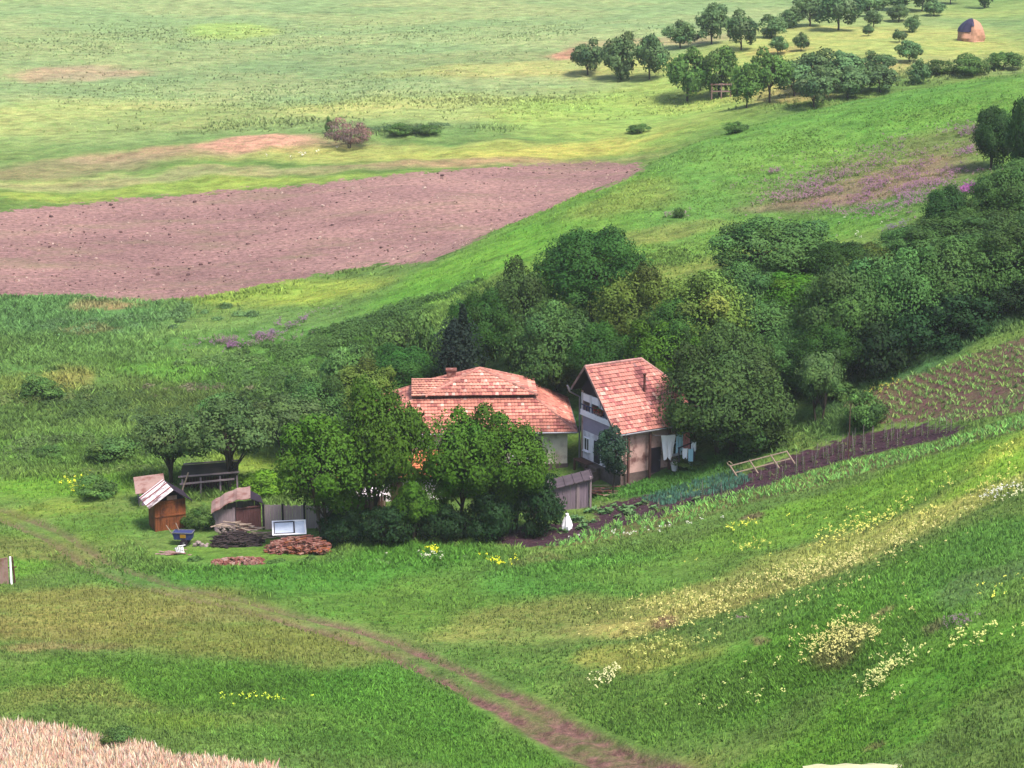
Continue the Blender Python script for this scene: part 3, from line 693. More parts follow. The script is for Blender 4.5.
# orchard on the far side
G6 = 'orchard trees on the far side of the valley'
O = [('orch', 588, 41, 34, 75, 'leftmost orchard tree, grey-green, at the end of the far track'),
 ('orch', 620, 34, 40, 80, 'second orchard tree from the left, round and grey-green'),
 ('orch', 650, 34, 36, 79, 'third orchard tree from the left, blue-green with a dark base'),
 ('orch', 680, 20, 34, 48, 'dark orchard tree behind the third tree from the left'),
 ('orby', 687, 47, 48, 101, 'large bright green tree at the front left of the orchard, casting a dark shadow'),
 ('orby', 719, 46, 40, 96, 'bright green orchard tree beside the pale wooden stand'),
 ('orby', 746, 62, 34, 108, 'light green upright tree nearest the valley in the orchard'),
 ('orby', 770, 48, 46, 103, 'broad olive-green tree with bare trunk to the right of the upright light one'),
 ('orch', 712, 4, 36, 44, 'dark orchard tree with a tall bare leader at its top'),
 ('orch', 741, 12, 34, 50, 'grey orchard tree standing alone behind the bright green ones'),
 ('orch', 772, 15, 30, 38, 'open orchard tree near the top, left of the long dark row'),
 ('orch', 778, 36, 20, 54, 'small pale shrubby tree in front of the open one'),
 ('orch', 801, 32, 17, 51, 'tiny dark tree on bare tan grass'),
 ('orch', 794, 62, 44, 96, 'grey-green tree hugging the bright orchard group on its right side'),
 ('orch', 814, 70, 40, 107, 'orchard tree with clear trunk nearest the ridge line'),
 ('orch', 815, 50, 50, 88, 'wide blue-green tree behind the tree with the clear trunk'),
 ('orch', 846, 52, 46, 90, 'wide grey tree in the middle of the right orchard group'),
 ('orch', 848, 66, 44, 98, 'leafy tree against the ridge line in the right orchard group'),
 ('orch', 880, 66, 40, 92, 'dark tree near the right end of the orchard group'),
 ('orch', 878, 52, 34, 74, 'flat-topped tree behind the right end of the orchard group'),
 ('orch', 918, 60, 24, 84, 'last small tree at the right end of the orchard group'),
 ('orch', 910, 40, 26, 62, 'umbrella-shaped small tree with thin trunk on tan grass'),
 ('orch', 868, 24, 12, 36, 'tiny bush-like tree under the dark row'),
 ('orch', 873, 10, 20, 27, 'small tree just right of the big dark tree of the row'),
 ('orch', 899, 30, 14, 42, 'small round tree between the umbrella-shaped tree and the top row'),
 ('orch', 912, 16, 18, 32, 'small pale tree above the round small one'),
 ('orch', 898, 4, 24, 22, 'pale open tree at the top, left of the purple patch'),
 ('orch', 934, 0, 24, 16, 'pale tree at the top edge above the purple-brown patch'),
 ('orch', 810, -4, 36, 26, 'dark tree of the top row, at its left end'),
 ('orch', 838, -10, 44, 30, 'biggest dark tree of the top row with visible trunk'),
 ('orch', 790, 8, 26, 28, 'low dark tree left of the top row'),
 ('orch', 868, -8, 34, 16, 'dark tree of the top row, cut by the top edge'),
 ('orch', 900, -14, 34, 10, 'dark tree at the top edge, above the pale open tree'),
 ('orch', 922, -18, 30, 11, 'tree at the top edge with only its trunk and lowest leaves visible'),
 ('orch', 950, -20, 22, 4, 'thin tree just above the dark tarpaulin haystack at the top edge'),
 ('orch', 985, -22, 24, 8, 'small tree at the top edge, right of the haystack')]
for k, px, tp, w_, b_, lab in O: tree(k, px, tp, w_, lab, b=b_, group=G6)
for px, tp, w_, b_, lab in [(700, 70, 20, 90, 'small bush under the large bright green orchard tree'), (938, 60, 36, 74, 'grey thistle bush on the ridge line, left of the haystack foot'), (968, 56, 44, 74, 'broad grey weed bush on the ridge line below the haystack'), (1002, 52, 40, 70, 'pale weed bush on the ridge line right of the haystack')]:
    tree('bush', px, tp, w_, lab, b=b_, cat='bush', group='weedy bushes far off')
tree('dry', 349, 119, 50, 'wide leafless reddish-brown bush alone on the far meadow', b=148, cat='bush')
for px, tp, w_, b_, lab in [(400, 124, 34, 134, 'low dark bush to the right of the leafless brown bush'), (428, 125, 30, 134, 'low dark bush farther right of the leafless brown bush'), (329, 118, 9, 134, 'tiny dark bush at the left tip of the leafless brown bush'),
    (678, 208, 12, 218, 'small dark bush alone on the open hillside'), (640, 124, 22, 133, 'low green bush in the strip of grass beside the field corner'), (735, 122, 26, 133, 'low green bush below the orchard on the pale grass')]:
    tree('bush', px, tp, w_, lab, b=b_, cat='bush', group='small bushes on the open meadows')
# rough shrubs on the left slope
for px, tp, w_, b_, lab in [(40, 378, 44, 398, 'rounded olive shrub on the rough grass at far left'), (120, 438, 60, 458, 'low dark shrub left of the thin fruit tree'),
    (95, 478, 50, 494, 'low weedy shrub left of the outhouse'), (52, 446, 34, 456, 'low shrub on the slope near the left edge')]:
    tree('bush', px, tp, w_, lab, b=b_, cat='bush', group='low shrubs on the rough left slope')
tree('bush', 200, 508, 34, 'dark green bush between the wooden outhouse and the grey shed', b=529, cat='bush')
tree('bush', 120, 728, 42, 'dark leafy clump in the grass at the lower left', b=746, cat='bush')
# ---------------------------------------------------------------- roofs
TILE = simple_mat('clay_tiles', None, rough=.8, var=.28, scale=5, bump=.2, use_col=True)
TILE_UNDER = simple_mat('roof_boards', c3(70, 48, 46), var=.3)
def tile_plane(mb, poly, seed=0, cw=.27, ch=.36, tone=(220, 142, 124), dark=.15, lift=.075, stain=None):
    """courses of separate overlapping tiles on a planar roof polygon; first edge = eave"""
    r = random.Random(seed)
    P3 = [Vector(p) for p in poly]; u = (P3[1] - P3[0]).normalized(); n = u.cross(P3[2] - P3[0]).normalized()
    if n.z < 0: n = -n
    v = n.cross(u)
    if v.z < 0: v = -v
    uv = [((p - P3[0]).dot(u), (p - P3[0]).dot(v)) for p in P3]
    um = min(a for a, b in uv); uM = max(a for a, b in uv); vm = min(b for a, b in uv); vM = max(b for a, b in uv)
    def span(t):
        xs = []
        for i in range(len(uv)):
            (x0, y0), (x1, y1) = uv[i], uv[(i + 1) % len(uv)]
            if (y0 <= t < y1) or (y1 <= t < y0): xs.append(x0 + (x1 - x0) * (t - y0) / (y1 - y0))
        return (min(xs), max(xs)) if len(xs) >= 2 else None
    k = 0; t = vm
    while t < vM - .05:
        s = span(t + min(ch * .5, (vM - t) * .5))
        if s:
            x = s[0]; rowj = r.uniform(-.012, .012); rowt = 1 + r.gauss(0, .10); first = True
            while x < s[1] - .02:
                x2 = min(x + (cw * (.5 if first and k % 2 else 1)), s[1]); first = False
                pc = P3[0] + u * x + v * t
                nz_ = mnoise.noise(Vector((pc.x * .55, pc.z * .8, pc.y * .55 + seed))) 
                nz2 = mnoise.noise(Vector((x * 1.7 + seed, t * 1.7, 3.1)))
                g = (1 + r.gauss(0, .085)) * rowt * (1 + .35 * nz_)
                c = list(c3(*tone))
                if nz2 > .22 and r.random() < .75 or r.random() < dark * .35: c = [q * w_ for q, w_ in zip(c, (.62, .52, .6))]
                if r.random() < .045: c = list(c3(240, 188, 172))
                if stain and (x - stain[0]) ** 2 / stain[2] ** 2 + (t - stain[1]) ** 2 / stain[3] ** 2 < 1 + r.uniform(-.5, .5): c = [q * w_ for q, w_ in zip(c, (.5, .42, .5))]
                c = tuple(min(.8, q * g * 1.35) for q in c)
                l = lift + r.uniform(-.006, .014)
                a = P3[0] + u * x + v * t; b = P3[0] + u * (x2 - .012) + v * t
                top = min(t + ch * 1.12, vM)
                a2 = P3[0] + u * x + v * top; b2 = P3[0] + u * (x2 - .012) + v * top
                m1 = P3[0] + u * ((x + x2) / 2) + v * t + n * (l + .025); m2 = P3[0] + u * ((x + x2) / 2) + v * top + n * .03
                mb.face([a + n * l, m1, m2, a2 + n * .005], c); mb.face([m1, b + n * l, b2 + n * .005, m2], c)
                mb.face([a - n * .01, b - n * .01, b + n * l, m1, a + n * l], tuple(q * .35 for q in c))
                x = x2
        t += ch; k += 1
def ridge(mb, a, b, col=(226, 158, 142), r=.11, seg=.38, seed=1):
    a = Vector(a); b = Vector(b); L = (b - a).length; n = max(int(L / seg), 1); q = random.Random(seed)
    for i in range(n):
        p0 = a.lerp(b, i / n); p1 = a.lerp(b, (i + 1.08) / n)
        g = 1 + q.gauss(0, .15); c = tuple(x * g for x in c3(*col))
        mb.tube([p0, p1], [r * 1.1, r * .92], 7, col=c)
def slab(mb, poly, th=.12, drop=.02, col=None):
    """thickened planar sheet under the tiles"""
    P3 = [Vector(p) for p in poly]; n = (P3[1] - P3[0]).cross(P3[2] - P3[0]).normalized()
    if n.z < 0: n = -n
    t = [p - n * drop for p in P3]; b = [p - n * (drop + th) for p in P3]
    mb.face(t, col); mb.face(b[::-1], col)
    for i in range(len(t)):
        j = (i + 1) % len(t); mb.face([t[i], t[j], b[j], b[i]], col)

CREAM = simple_mat('cream_plaster', c3(222, 210, 192, .8), var=.16, scale=2.2, cvar=c3(190, 172, 160, .7), bump=.15)
WHITE = simple_mat('whitewash', c3(232, 224, 228, .95), var=.14, scale=2.5, cvar=c3(200, 188, 196, .8), bump=.15)
LILAC = simple_mat('shaded_plaster', c3(170, 156, 176, .7), var=.2, scale=2)  # plaster with the shade on the gable wall put into its colour
DARKW = simple_mat('dark_boards', c3(60, 44, 64), var=.4, scale=3, grain=(6, 6, .6))
BROWNW = simple_mat('brown_boards', c3(124, 84, 78), var=.45, scale=3, grain=(7, 7, .5), bump=.3)
GREYW = simple_mat('weathered_boards', c3(158, 138, 144, .7), var=.4, scale=3, grain=(7, 7, .4), bump=.3)
PURPW = simple_mat('old_planks', c3(150, 130, 146, .6), var=.45, scale=3, grain=(7, 7, .4), bump=.3)
ORNGW = simple_mat('orange_boards', c3(172, 98, 58), var=.45, scale=2.5, grain=(5, 5, .5), bump=.4, cvar=c3(110, 62, 44))
PALEW = simple_mat('pale_wood', c3(206, 180, 160), var=.25, scale=5, grain=(1, 1, 3))
STONE = simple_mat('rubble_stone', c3(140, 118, 114), var=.5, scale=3, bump=.6)
BRICK = simple_mat('broken_brick', c3(164, 98, 88), var=.45, scale=6, bump=.4, cvar=c3(196, 150, 136))
GLASS = simple_mat('window_glass', c3(48, 50, 66), rough=.12, var=.2, spec=.6)
PAINTW = simple_mat('white_paint', c3(236, 232, 236, .95), var=.12, scale=4, rough=.6)
METAL = simple_mat('galvanised_metal', c3(176, 174, 184), var=.2, scale=4, rough=.45, metal=.5)
RUST = simple_mat('rusty_pipe', c3(112, 64, 58), var=.4, scale=6)
BLUE = simple_mat('blue_paint', c3(70, 78, 140), var=.3, scale=4)
SHEETW = simple_mat('white_sheet_metal', c3(240, 228, 230, .8), var=.22, scale=2.5, grain=(5, .6, 1), cvar=c3(170, 140, 142), rough=.6)
SHEETP = simple_mat('pink_sheet', c3(206, 168, 160), var=.25, scale=2.5, cvar=c3(160, 112, 104))
SHEETR = simple_mat('red_sheet', c3(178, 100, 98), var=.25, scale=3)
def cloth_mat(name, c): return simple_mat(name, c, var=.08, scale=2, rough=.9)

def window(parent, x, z, w, h, y, face='-y', frame=None, glassm=None, name='window', cross=True):
    """casement in a wall plane; face gives the outward axis"""
    f = MB(); g = MB(); fr = .07
    def B(mb, a, b, c, da, db, dc):   # a along wall, b outward offset, c height
        if face == '-y': mb.box((a, y - b, c), (da, db, dc))
        else: mb.box((y - b, a, c), (db, da, dc))
    B(f, x - w / 2 + fr / 2, .03, z, fr, .1, h); B(f, x + w / 2 - fr / 2, .03, z, fr, .1, h)
    B(f, x, .033, z + h / 2 - fr / 2, w - 2 * fr, .1, fr); B(f, x, .033, z - h / 2 + fr / 2, w - 2 * fr, .1, fr)
    if cross: B(f, x, .02, z, .05, .07, h - 2 * fr)
    B(g, x, .006, z, w - 2 * fr, .02, h - 2 * fr)
    fo = f.build(name, frame or PAINTW, parent); g.build('pane', glassm or GLASS, fo)
    s = MB(); B(s, x, .09, z - h / 2 - .04, w + .16, .2, .06); s.build('sill', PAINTW, fo)

# ================================================================ left house
gzl = gz(-2, 152)
h1 = empty('farmhouse', (-4.0, 154.0, 0.0), R(2.5)); tag(h1, 'cream-walled farmhouse with two-tier tiled hip roof, half hidden by bright green trees', 'house')
# local: x -9.2..8.5, y 0..9
X0, X1, Y0, Y1, ZE = -7.3, 8.45, 0.0, 9.4, 3.75
mb = MB()
for c, d in (((( X0 + X1) / 2, .15, 1.2), (X1 - X0, .3, 5.6)), (((X0 + X1) / 2, Y1 - .15, 1.2), (X1 - X0, .3, 5.6)), ((X0 + .15, Y1 / 2, 1.2), (.3, Y1 - .6, 5.6)), ((X1 - .15, Y1 / 2, 1.2), (.3, Y1 - .6, 5.6))): mb.box(c, d)
mb.build('wall', CREAM, h1)
mb = MB(); mb.box(((X0 + X1) / 2, -.05, .2), (X1 - X0 + .1, .12, 1.5)); mb.build('plinth', STONE, h1)
for wx in (-5.9, -4.4, -3.1, -.6, 1.6, 4.4): window(h1, wx, 2.35, .95, 1.35, 0.0)
mb = MB(); mb.box((5.9, -.03, 1.9), (1.0, .08, 2.1)); dd = mb.build('door', BROWNW, h1); mb = MB(); mb.box((6.25, -.1, 1.9), (.05, .08, .16)); mb.build('handle', METAL, dd)
E = (X0 - .7, X1 + .7, Y0 - .8, Y1 + .8); T = (-3.7, 5.9, 2.5, 6.9); ZT = 5.85
def rect(e, z): return [(e[0], e[2], z), (e[1], e[2], z), (e[1], e[3], z), (e[0], e[3], z)]
b4, t4 = rect(E, ZE), rect(T, ZT)
tl = MB(); ud = MB()
for i in range(4):
    j = (i + 1) % 4; q = [b4[i], b4[j], t4[j], t4[i]]
    tile_plane(tl, q, seed=10 + i); slab(ud, q)
for i in range(4): ridge(tl, b4[i], t4[i], seed=i)
lr = tl.build('lower_roof', TILE, h1, col=True); ud.build('roof_boards', TILE_UNDER, lr)
U = (-3.9, 6.15, 2.15, 7.25); ZU = 6.08; ap = (1.55, 4.7, 7.75)
pb = rect((-2.9, 6.15, 2.15, 7.25), ZU)
tl = MB(); ud = MB()
for i in range(4):
    j = (i + 1) % 4; q = [pb[i], pb[j], ap]; tile_plane(tl, q, seed=20 + i, tone=(226, 148, 130)); slab(ud, q)
    ridge(tl, pb[i], ap, seed=4 + i, r=.13)
wr = ((-4.0, 4.7, 6.85), (0.0, 4.7, 6.85))
q = [(-4.0, 2.15, ZU), (-1.5, 2.15, ZU), wr[1], wr[0]]; tile_plane(tl, q, seed=31, tone=(230, 158, 136)); slab(ud, q)
q = [(-1.5, 7.25, ZU), (-4.0, 7.25, ZU), wr[0], wr[1]]; tile_plane(tl, q, seed=32); slab(ud, q)
ridge(tl, wr[0], wr[1], seed=9)
ur = tl.build('upper_roof', TILE, h1, col=True); ud.build('roof_boards', TILE_UNDER, ur)
mb = MB(); mb.face([(-3.9, 2.4, ZU), (-3.9, 7.0, ZU), (-3.9, 4.7, 6.75)]); mb.face([(-3.85, 2.4, ZU), (-3.85, 4.7, 6.75), (-3.85, 7.0, ZU)])
mb.box(((U[0] + U[1]) / 2, 4.7, 5.9), (U[1] - U[0] - .7, 4.4, .34)); mb.build('roof_band', DARKW, h1)
mb = MB(); mb.box((-.75, 5.1, 7.1), (.75, .6, .9)); mb.box((-.75, 5.1, 7.56), (.9, .75, .12)); mb.build('chimney', BRICK, h1)
mb = MB()
mb.tube([(E[0], E[2] - .08, ZE - .06), (E[1], E[2] - .08, ZE - .02)], .075, 6); mb.tube([(E[1] + .06, E[2], ZE - .02), (E[1] + .06, E[3], ZE - .03)], .07, 6)
mb.build('gutter', METAL, h1)

# ================================================================ right house
TH = R(30)
h2 = empty('gabled_house', (8.45, 149.0, 0.0), TH); tag(h2, 'steep salmon-tiled house with white balcony gable and laundry on its long side', 'house')
L2, W2, VA = 6.8, 5.85, 4.1; ZR, ZL, ZW = 9.45, 5.0, 7.3
k2 = (ZR - ZL) / (VA + .5)
# walls: long front, gable, back, end
mb = MB(); mb.box((L2 / 2, .14, 3.2), (L2, .28, 4.2)); mb.box((L2 - .14, W2 / 2, 3.2), (.28, W2 - .56, 4.2)); mb.box((L2 / 2, W2 - .14, 4.1), (L2, .28, 6.0)); mb.build('wall', simple_mat('brown_plaster', c3(206, 168, 160, .75), var=.35, scale=2, cvar=c3(130, 90, 86, .6)), h2)
mb = MB(); mb.box((.14, W2 / 2, 2.75), (.28, W2 - .56, 2.3)); mb.build('white_wall', WHITE, h2)
mb = MB(); mb.box((.14, W2 / 2, 4.5), (.28, W2 - .56, 1.2)); mb.build('shaded_wall', LILAC, h2)  # wall band below the balcony, its shade painted in grey-violet
mb = MB(); mb.box((L2 / 2, W2 / 2, .1), (L2 + .1, W2 + .1, 3.0)); mb.build('stone_basement', STONE, h2)
# gable boards, the gable's shade put into their dark purple; thick triangle with a sloping left part
mb = MB()
gp = [(W2 - .1, 5.15), (W2 - .1, 7.35), (VA, 9.3), (.25, 5.55), (.1, 5.15)]
ft = [(1.3, y, z) for y, z in gp]; bk = [(1.45, y, z) for y, z in gp]
mb.face(ft[::-1]); mb.face(bk)
for i in range(len(ft)): j = (i + 1) % len(ft); mb.face([ft[i], ft[j], bk[j], bk[i]])
# boarded triangle above the balcony, flush with the gable front
gp = [(W2 - .02, 6.98), (W2 - .02, 7.25), (VA, 9.22), (1.95, 6.98)]
ft = [(.02, y, z) for y, z in gp]; bk = [(.14, y, z) for y, z in gp]
mb.face(ft[::-1]); mb.face(bk)
for i in range(len(ft)): j = (i + 1) % len(ft); mb.face([ft[i], ft[j], bk[j], bk[i]])
mb.build('gable_boards', DARKW, h2)
bal = MB(); bal.box((.65, W2 / 2, 5.2), (1.6, W2, .12)); bal.box((-.12, W2 / 2 + .6, 5.42), (.08, W2 - 1.4, .36)); balo = bal.build('balcony', PAINTW, h2)
for y in (W2 - .1, 4.5, 3.2, 2.0):
    p = MB(); p.box((.04, y, 6.1), (.13, .13, 1.7)); p.build('post', PAINTW, balo)
p = MB()
for y0, y1 in ((W2 - .25, 4.65), (4.35, 3.35)): p.box((.03, (y0 + y1) / 2, 6.62), (.07, abs(y0 - y1), .6))
p.box((.03, 2.6, 6.2), (.07, .75, .5)); p.build('panel', PAINTW, balo)
p = MB(); 
for y in np.arange(1.5, W2 - .2, .42): p.box((-.13, y, 5.75), (.05, .05, .5))
p.box((-.13, W2 / 2 + .6, 6.02), (.07, W2 - 1.4, .06)); p.build('railing', BLUE, balo)
p = MB(); p.box((-.2, 3.0, 5.85), (.25, 1.1, .2)); p.build('flower_box', BRICK, balo)
fl = MB()
rr = random.Random(3)
for i in range(60):
    a = Vector((-.2 + rr.uniform(-.18, .14), 3.0 + rr.uniform(-.6, .6), 6.0 + rr.uniform(-.08, .25))); fl.box(a, (.09, .09, .08), rr.uniform(0, 3), col=c3(214, 74, 60) if i % 3 else c3(90, 130, 60))
fl.build('flowers', simple_mat('petals', None, use_col=True, var=.1), balo, col=True)
mb = MB(); mb.bar((-.55, .35, 5.6), (-.1, 1.75, 6.9), .5, .06); mb.build('blue_board', BLUE, h2)
for y in (4.95, 2.0): window(h2, y, 2.85, .8, 1.1, 0.0, face='-x', cross=True)
mb = MB(); mb.box((-.03, 3.45, 2.55), (.08, .8, 1.75)); dd = mb.build('door', DARKW, h2); mb = MB(); mb.box((-.1, 3.2, 2.5), (.07, .04, .14)); mb.build('handle', METAL, dd)
window(h2, .95, 2.85, .6, 1.0, 0.0, face='-x', cross=False)
st = MB()
for i in range(5): st.box((-.35 - i * .3, 3.45, 1.45 - i * .28 - .5), (.32, 1.3, 1.0))
st.build('stone_steps', STONE, h2)
mb = MB(); mb.box((-.3, 4.9, 1.5), (.9, 1.9, .1)); mb.box((-.7, 5.7, .5), (.14, .14, 2.0)); mb.box((-.7, 4.1, .5), (.14, .14, 2.0)); mb.build('porch_deck', BROWNW, h2)
# roof
a0, a1 = -.8, L2
rl = [(a0, -.5, ZL), (a1, -.5, ZL), (a1, 2.0, ZL + 2.5 * k2), (4.5, VA, ZR), (a0, VA, ZR)]
ll = [(a1, W2 + .2, ZW), (a0, W2 + .2, ZW), (a0, VA, ZR), (4.5, VA, ZR), (a1, 5.4, ZW + .55)]
hp = [(a1 + .02, 2.0, ZL + 2.5 * k2), (a1 + .02, 5.4, ZW + .55), (4.5, VA, ZR)]
tl = MB(); ud = MB()
tile_plane(tl, rl, seed=41, tone=(230, 150, 136), stain=(4.4, 3.6, .5, 2.2), ch=.36, cw=.24); slab(ud, rl)
tile_plane(tl, ll, seed=42); slab(ud, ll); tile_plane(tl, hp, seed=43); slab(ud, hp)
ridge(tl, (a0, VA, ZR + .04), (4.5, VA, ZR + .04), col=(226, 168, 160)); ridge(tl, (4.5, VA, ZR), rl[2], col=(226, 168, 160)); ridge(tl, (4.5, VA, ZR), hp[1])
ro = tl.build('roof', TILE, h2, col=True); ud.build('roof_boards', TILE_UNDER, ro)
vb = MB(); vb.bar((a0 - .03, -.5, ZL - .02), (a0 - .03, VA, ZR - .02), .05, .2); vb.bar((a0 - .03, W2 + .2, ZW - .02), (a0 - .03, VA, ZR - .02), .05, .2); vb.build('verge_board', SHEETP, ro)
mb = MB(); mb.tube([(3.35, 1.9, 7.2), (3.35, 1.9, 8.75)], .1, 8); mb.tube([(3.35, 1.9, 8.75), (3.35, 1.9, 8.85)], .16, 8); mb.build('stove_pipe', RUST, ro)
mb = MB(); mb.tube([(a0, -.6, ZL - .06), (a1, -.6, ZL - .06)], .08, 6); mb.tube([(a0 - .35, W2 + .3, ZW + .25), (a0 - .1, W2 + .3, ZW - .1), (a1, W2 + .3, ZW - .05)], .08, 6); mb.build('gutter', METAL, h2)
mb = MB(); mb.tube([(a0 - .35, W2 + .3, ZW + .25), (a0 - .15, W2 + .28, ZW - .25), (-.12, W2 + .06, ZW - .75), (-.12, W2 + .06, .2)], .075, 6); mb.build('downpipe', METAL, h2)
# veranda on the long side
mb = MB(); mb.box((3.2, -.05, 2.35), (.9, .1, 2.0)); dd = mb.build('door', DARKW, h2); mb = MB(); mb.box((3.5, -.14, 2.3), (.14, .07, .05)); mb.build('handle', METAL, dd)
window(h2, 5.3, 3.0, 1.0, 1.0, 0.0)
for x in (.4, 2.4, 4.2, 6.6):
    mb = MB(); mb.box((x, -.42, 3.0), (.16, .16, 4.0)); mb.build('veranda_post', BROWNW, h2)

def h2w(x, y, z): return (8.45 + x * math.cos(TH) - y * math.sin(TH), 149.0 + x * math.sin(TH) + y * math.cos(TH), z)
def cloth(name, label, cat, a, b, drop, mat, group=None, wav=.07, narrow=1.0, seed=0):
    """a hanging cloth between two points of a line, with folds"""
    r = random.Random(seed); mb = MB(); nx, nz_ = 10, 8; a = Vector(a); b = Vector(b); d = (b - a); pn = Vector((-d.y, d.x, 0)).normalized(); G = []
    for k in (0, 1):
        g = []
        for j in range(nz_ + 1):
            row = []
            for i in range(nx + 1):
                t = i / nx; s = j / nz_; q = .5 + (t - .5) * (1 - (1 - narrow) * s)
                p = a + d * q + Vector((0, 0, -drop * s * (1 + .08 * math.sin(t * 9 + seed)) - .05 * math.sin(t * math.pi)))
                p += pn * (wav * math.sin(t * 14 + seed) * s + .012 * k); row.append(p)
            g.append(row)
        G.append(g)
    for k in (0, 1):
        for j in range(nz_):
            for i in range(nx):
                f = [G[k][j][i], G[k][j][i+1], G[k][j+1][i+1], G[k][j+1][i]]; mb.face(f if k else f[::-1])
    o = mb.build(name, mat, smooth=True); tag(o, label, cat, group); return o
WCLOTH = cloth_mat('white_cloth', c3(240, 238, 246, .9)); PCLOTH = cloth_mat('pink_cloth', c3(220, 140, 140, .8)); BCLOTH = cloth_mat('pale_blue_cloth', c3(168, 206, 222, .9)); NCLOTH = cloth_mat('blue_cloth', c3(80, 90, 170))
mb = MB(); mb.tube([h2w(2.6, -.75, 4.55), h2w(4.5, -.75, 4.4), h2w(6.7, -.75, 4.55)], .02, 5)
for x in (2.6, 6.7): mb.tube([h2w(x, -.75, 4.55), h2w(x, -.4, 4.6)], .02, 5)
tag(mb.build('clothes_line', METAL), 'thin washing line under the eave of the right house', 'washing line')
cloth('sheet', 'white cloth hanging under the eave of the right house', 'laundry', h2w(3.2, -.76, 4.5), h2w(4.6, -.76, 4.4), 1.9, WCLOTH, 'laundry', narrow=.55, seed=1)
cloth('towel', 'small white and pale towel hanging right of the large white cloth', 'laundry', h2w(4.65, -.76, 4.4), h2w(5.25, -.76, 4.42), 1.5, BCLOTH, 'laundry', seed=2)
cloth('towel', 'salmon pink towel at the right end of the washing under the eave', 'laundry', h2w(5.3, -.76, 4.42), h2w(5.9, -.76, 4.45), 1.5, PCLOTH, 'laundry', seed=3)
mb = MB(); bx_, by_ = h2w(4.3, -1.1, 0)[:2]; bz_ = gz(bx_, by_)
def bucket(x, y, z, s, mat, label):
    m = MB(); m.tube([(0, 0, 0), (0, 0, .02), (0, 0, .35)], [.13, .14, .19], 12); m.tube([(0, 0, .35), (0, 0, .37)], [.205, .205], 12)
    r_ = empty('bucket', (x, y, z), 0, (s, s, s)); m.build('pail', mat, r_); h = MB()
    h.tube([(math.cos(a) * .19, 0, .35 + math.sin(a) * .16) for a in np.linspace(0, math.pi, 9)], .01, 4); h.build('handle', METAL, r_); tag(r_, label, 'bucket')
bucket(bx_, by_, bz_, 1.7, PAINTW, 'white bucket standing below the hanging white cloth')
# second washing post by the big tree
p0 = hit(679, 470); p1 = hit(697, 468); p0 = (px2x(679, 149.5, 3), 149.5); p1 = (px2x(694, 149.8, 3), 149.8)
za, zb = gz(*p0), gz(*p1)
r_ = empty('drying_rack', (p0[0], p0[1], za)); tag(r_, 'dark post frame holding white and light blue washing left of the big tree', 'washing frame')
for q, zq in ((p0, za), (p1, zb)):
    m = MB(); m.box((q[0] - p0[0], q[1] - p0[1], zq - za + .9), (.12, .12, 2.3)); m.build('post', DARKW, r_)
m = MB(); m.bar((-.1, 0, 2.0), (p1[0] - p0[0] + .1, p1[1] - p0[1], zb - za + 2.05), .08); m.build('crossbar', DARKW, r_)
cloth('shirt', 'light blue cloth hanging long from the dark frame left of the big tree', 'laundry', (p0[0] + .7, p0[1] - .1, za + 2.0), (p0[0] + 1.1, p0[1] - .05, za + 2.0), 1.7, BCLOTH, 'laundry', seed=5)
cloth('shirt', 'short white cloth thrown over the dark frame left of the big tree', 'laundry', (p0[0] + .25, p0[1] - .14, za + 2.07), (p0[0] + .65, p0[1] - .12, za + 2.05), .8, WCLOTH, 'laundry', seed=6)
cloth('shirt', 'white cloth at the right end of the dark frame', 'laundry', (p1[0] - .25, p1[1] - .1, zb + 2.07), (p1[0] + .15, p1[1] - .1, zb + 2.05), .7, WCLOTH, 'laundry', seed=7)

# ================================================================ boarded things
def boards(mb, a, b, h0, h1, bw=.16, th=.03, jit=.05, seed=0, gap=.012, z0=0.0, col=None):
    """upright boards from a to b (2-D), top height going h0 -> h1"""
    r = random.Random(seed); a = Vector((a[0], a[1], 0)); b = Vector((b[0], b[1], 0)); L = (b - a).length; n = max(int(L / bw), 1); ang = math.atan2(b.y - a.y, b.x - a.x)
    for i in range(n):
        t = (i + .5) / n; p = a.lerp(b, t); h = h0 + (h1 - h0) * t + r.uniform(-jit, jit); zb = z0(t) if callable(z0) else z0
        mb.box((p.x, p.y, zb + h / 2), (L / n - gap, th + r.uniform(0, .015), h), Matrix.Rotation(ang, 3, 'Z') @ Matrix.Rotation(r.uniform(-.012, .012), 3, 'Y'))

# plank shed between the houses
x0, x1 = px2x(524, 145, .5), px2x(589, 145, .5); zs = gz((x0 + x1) / 2, 145)
sh = empty('plank_shed', (x1, 144.9, zs - .05), R(3)); tag(sh, 'dark grey-purple plank shed with sloping roof, between the two houses', 'shed')
w_ = x1 - x0; m = MB(); boards(m, (-w_, 0), (0, 0), 1.45, 2.8, .2, seed=3, z0=-.3); boards(m, (0, 0), (0, 2.4), 2.75, 2.65, .2, seed=4, z0=-.3); boards(m, (-w_, 2.4), (0, 2.4), 1.2, 2.6, .3, seed=5, z0=-.3); boards(m, (-w_, 0), (-w_, 2.4), 1.2, 1.2, .25, seed=6, z0=-.3); m.build('plank_wall', PURPW, sh)
m = MB(); slab(m, [(-w_ - .3, -.3, 1.25), (.25, -.3, 2.65), (.25, 2.6, 2.5), (-w_ - .3, 2.6, 1.15)], .07, 0)
for i in range(9):
    t = i / 8; m.bar((-w_ - .3 + (w_ + .55) * t, -.34, 1.28 + 1.4 * t), (-w_ - .3 + (w_ + .55) * t, 2.62, 1.17 + 1.36 * t), .05, .04)
m.build('roof', simple_mat('grey_felt', c3(120, 104, 114), var=.4, scale=2), sh)
m = MB(); m.box((-.85, -.05, 1.0), (.22, .05, 2.2)); m.build('pale_plank', GREYW, sh)
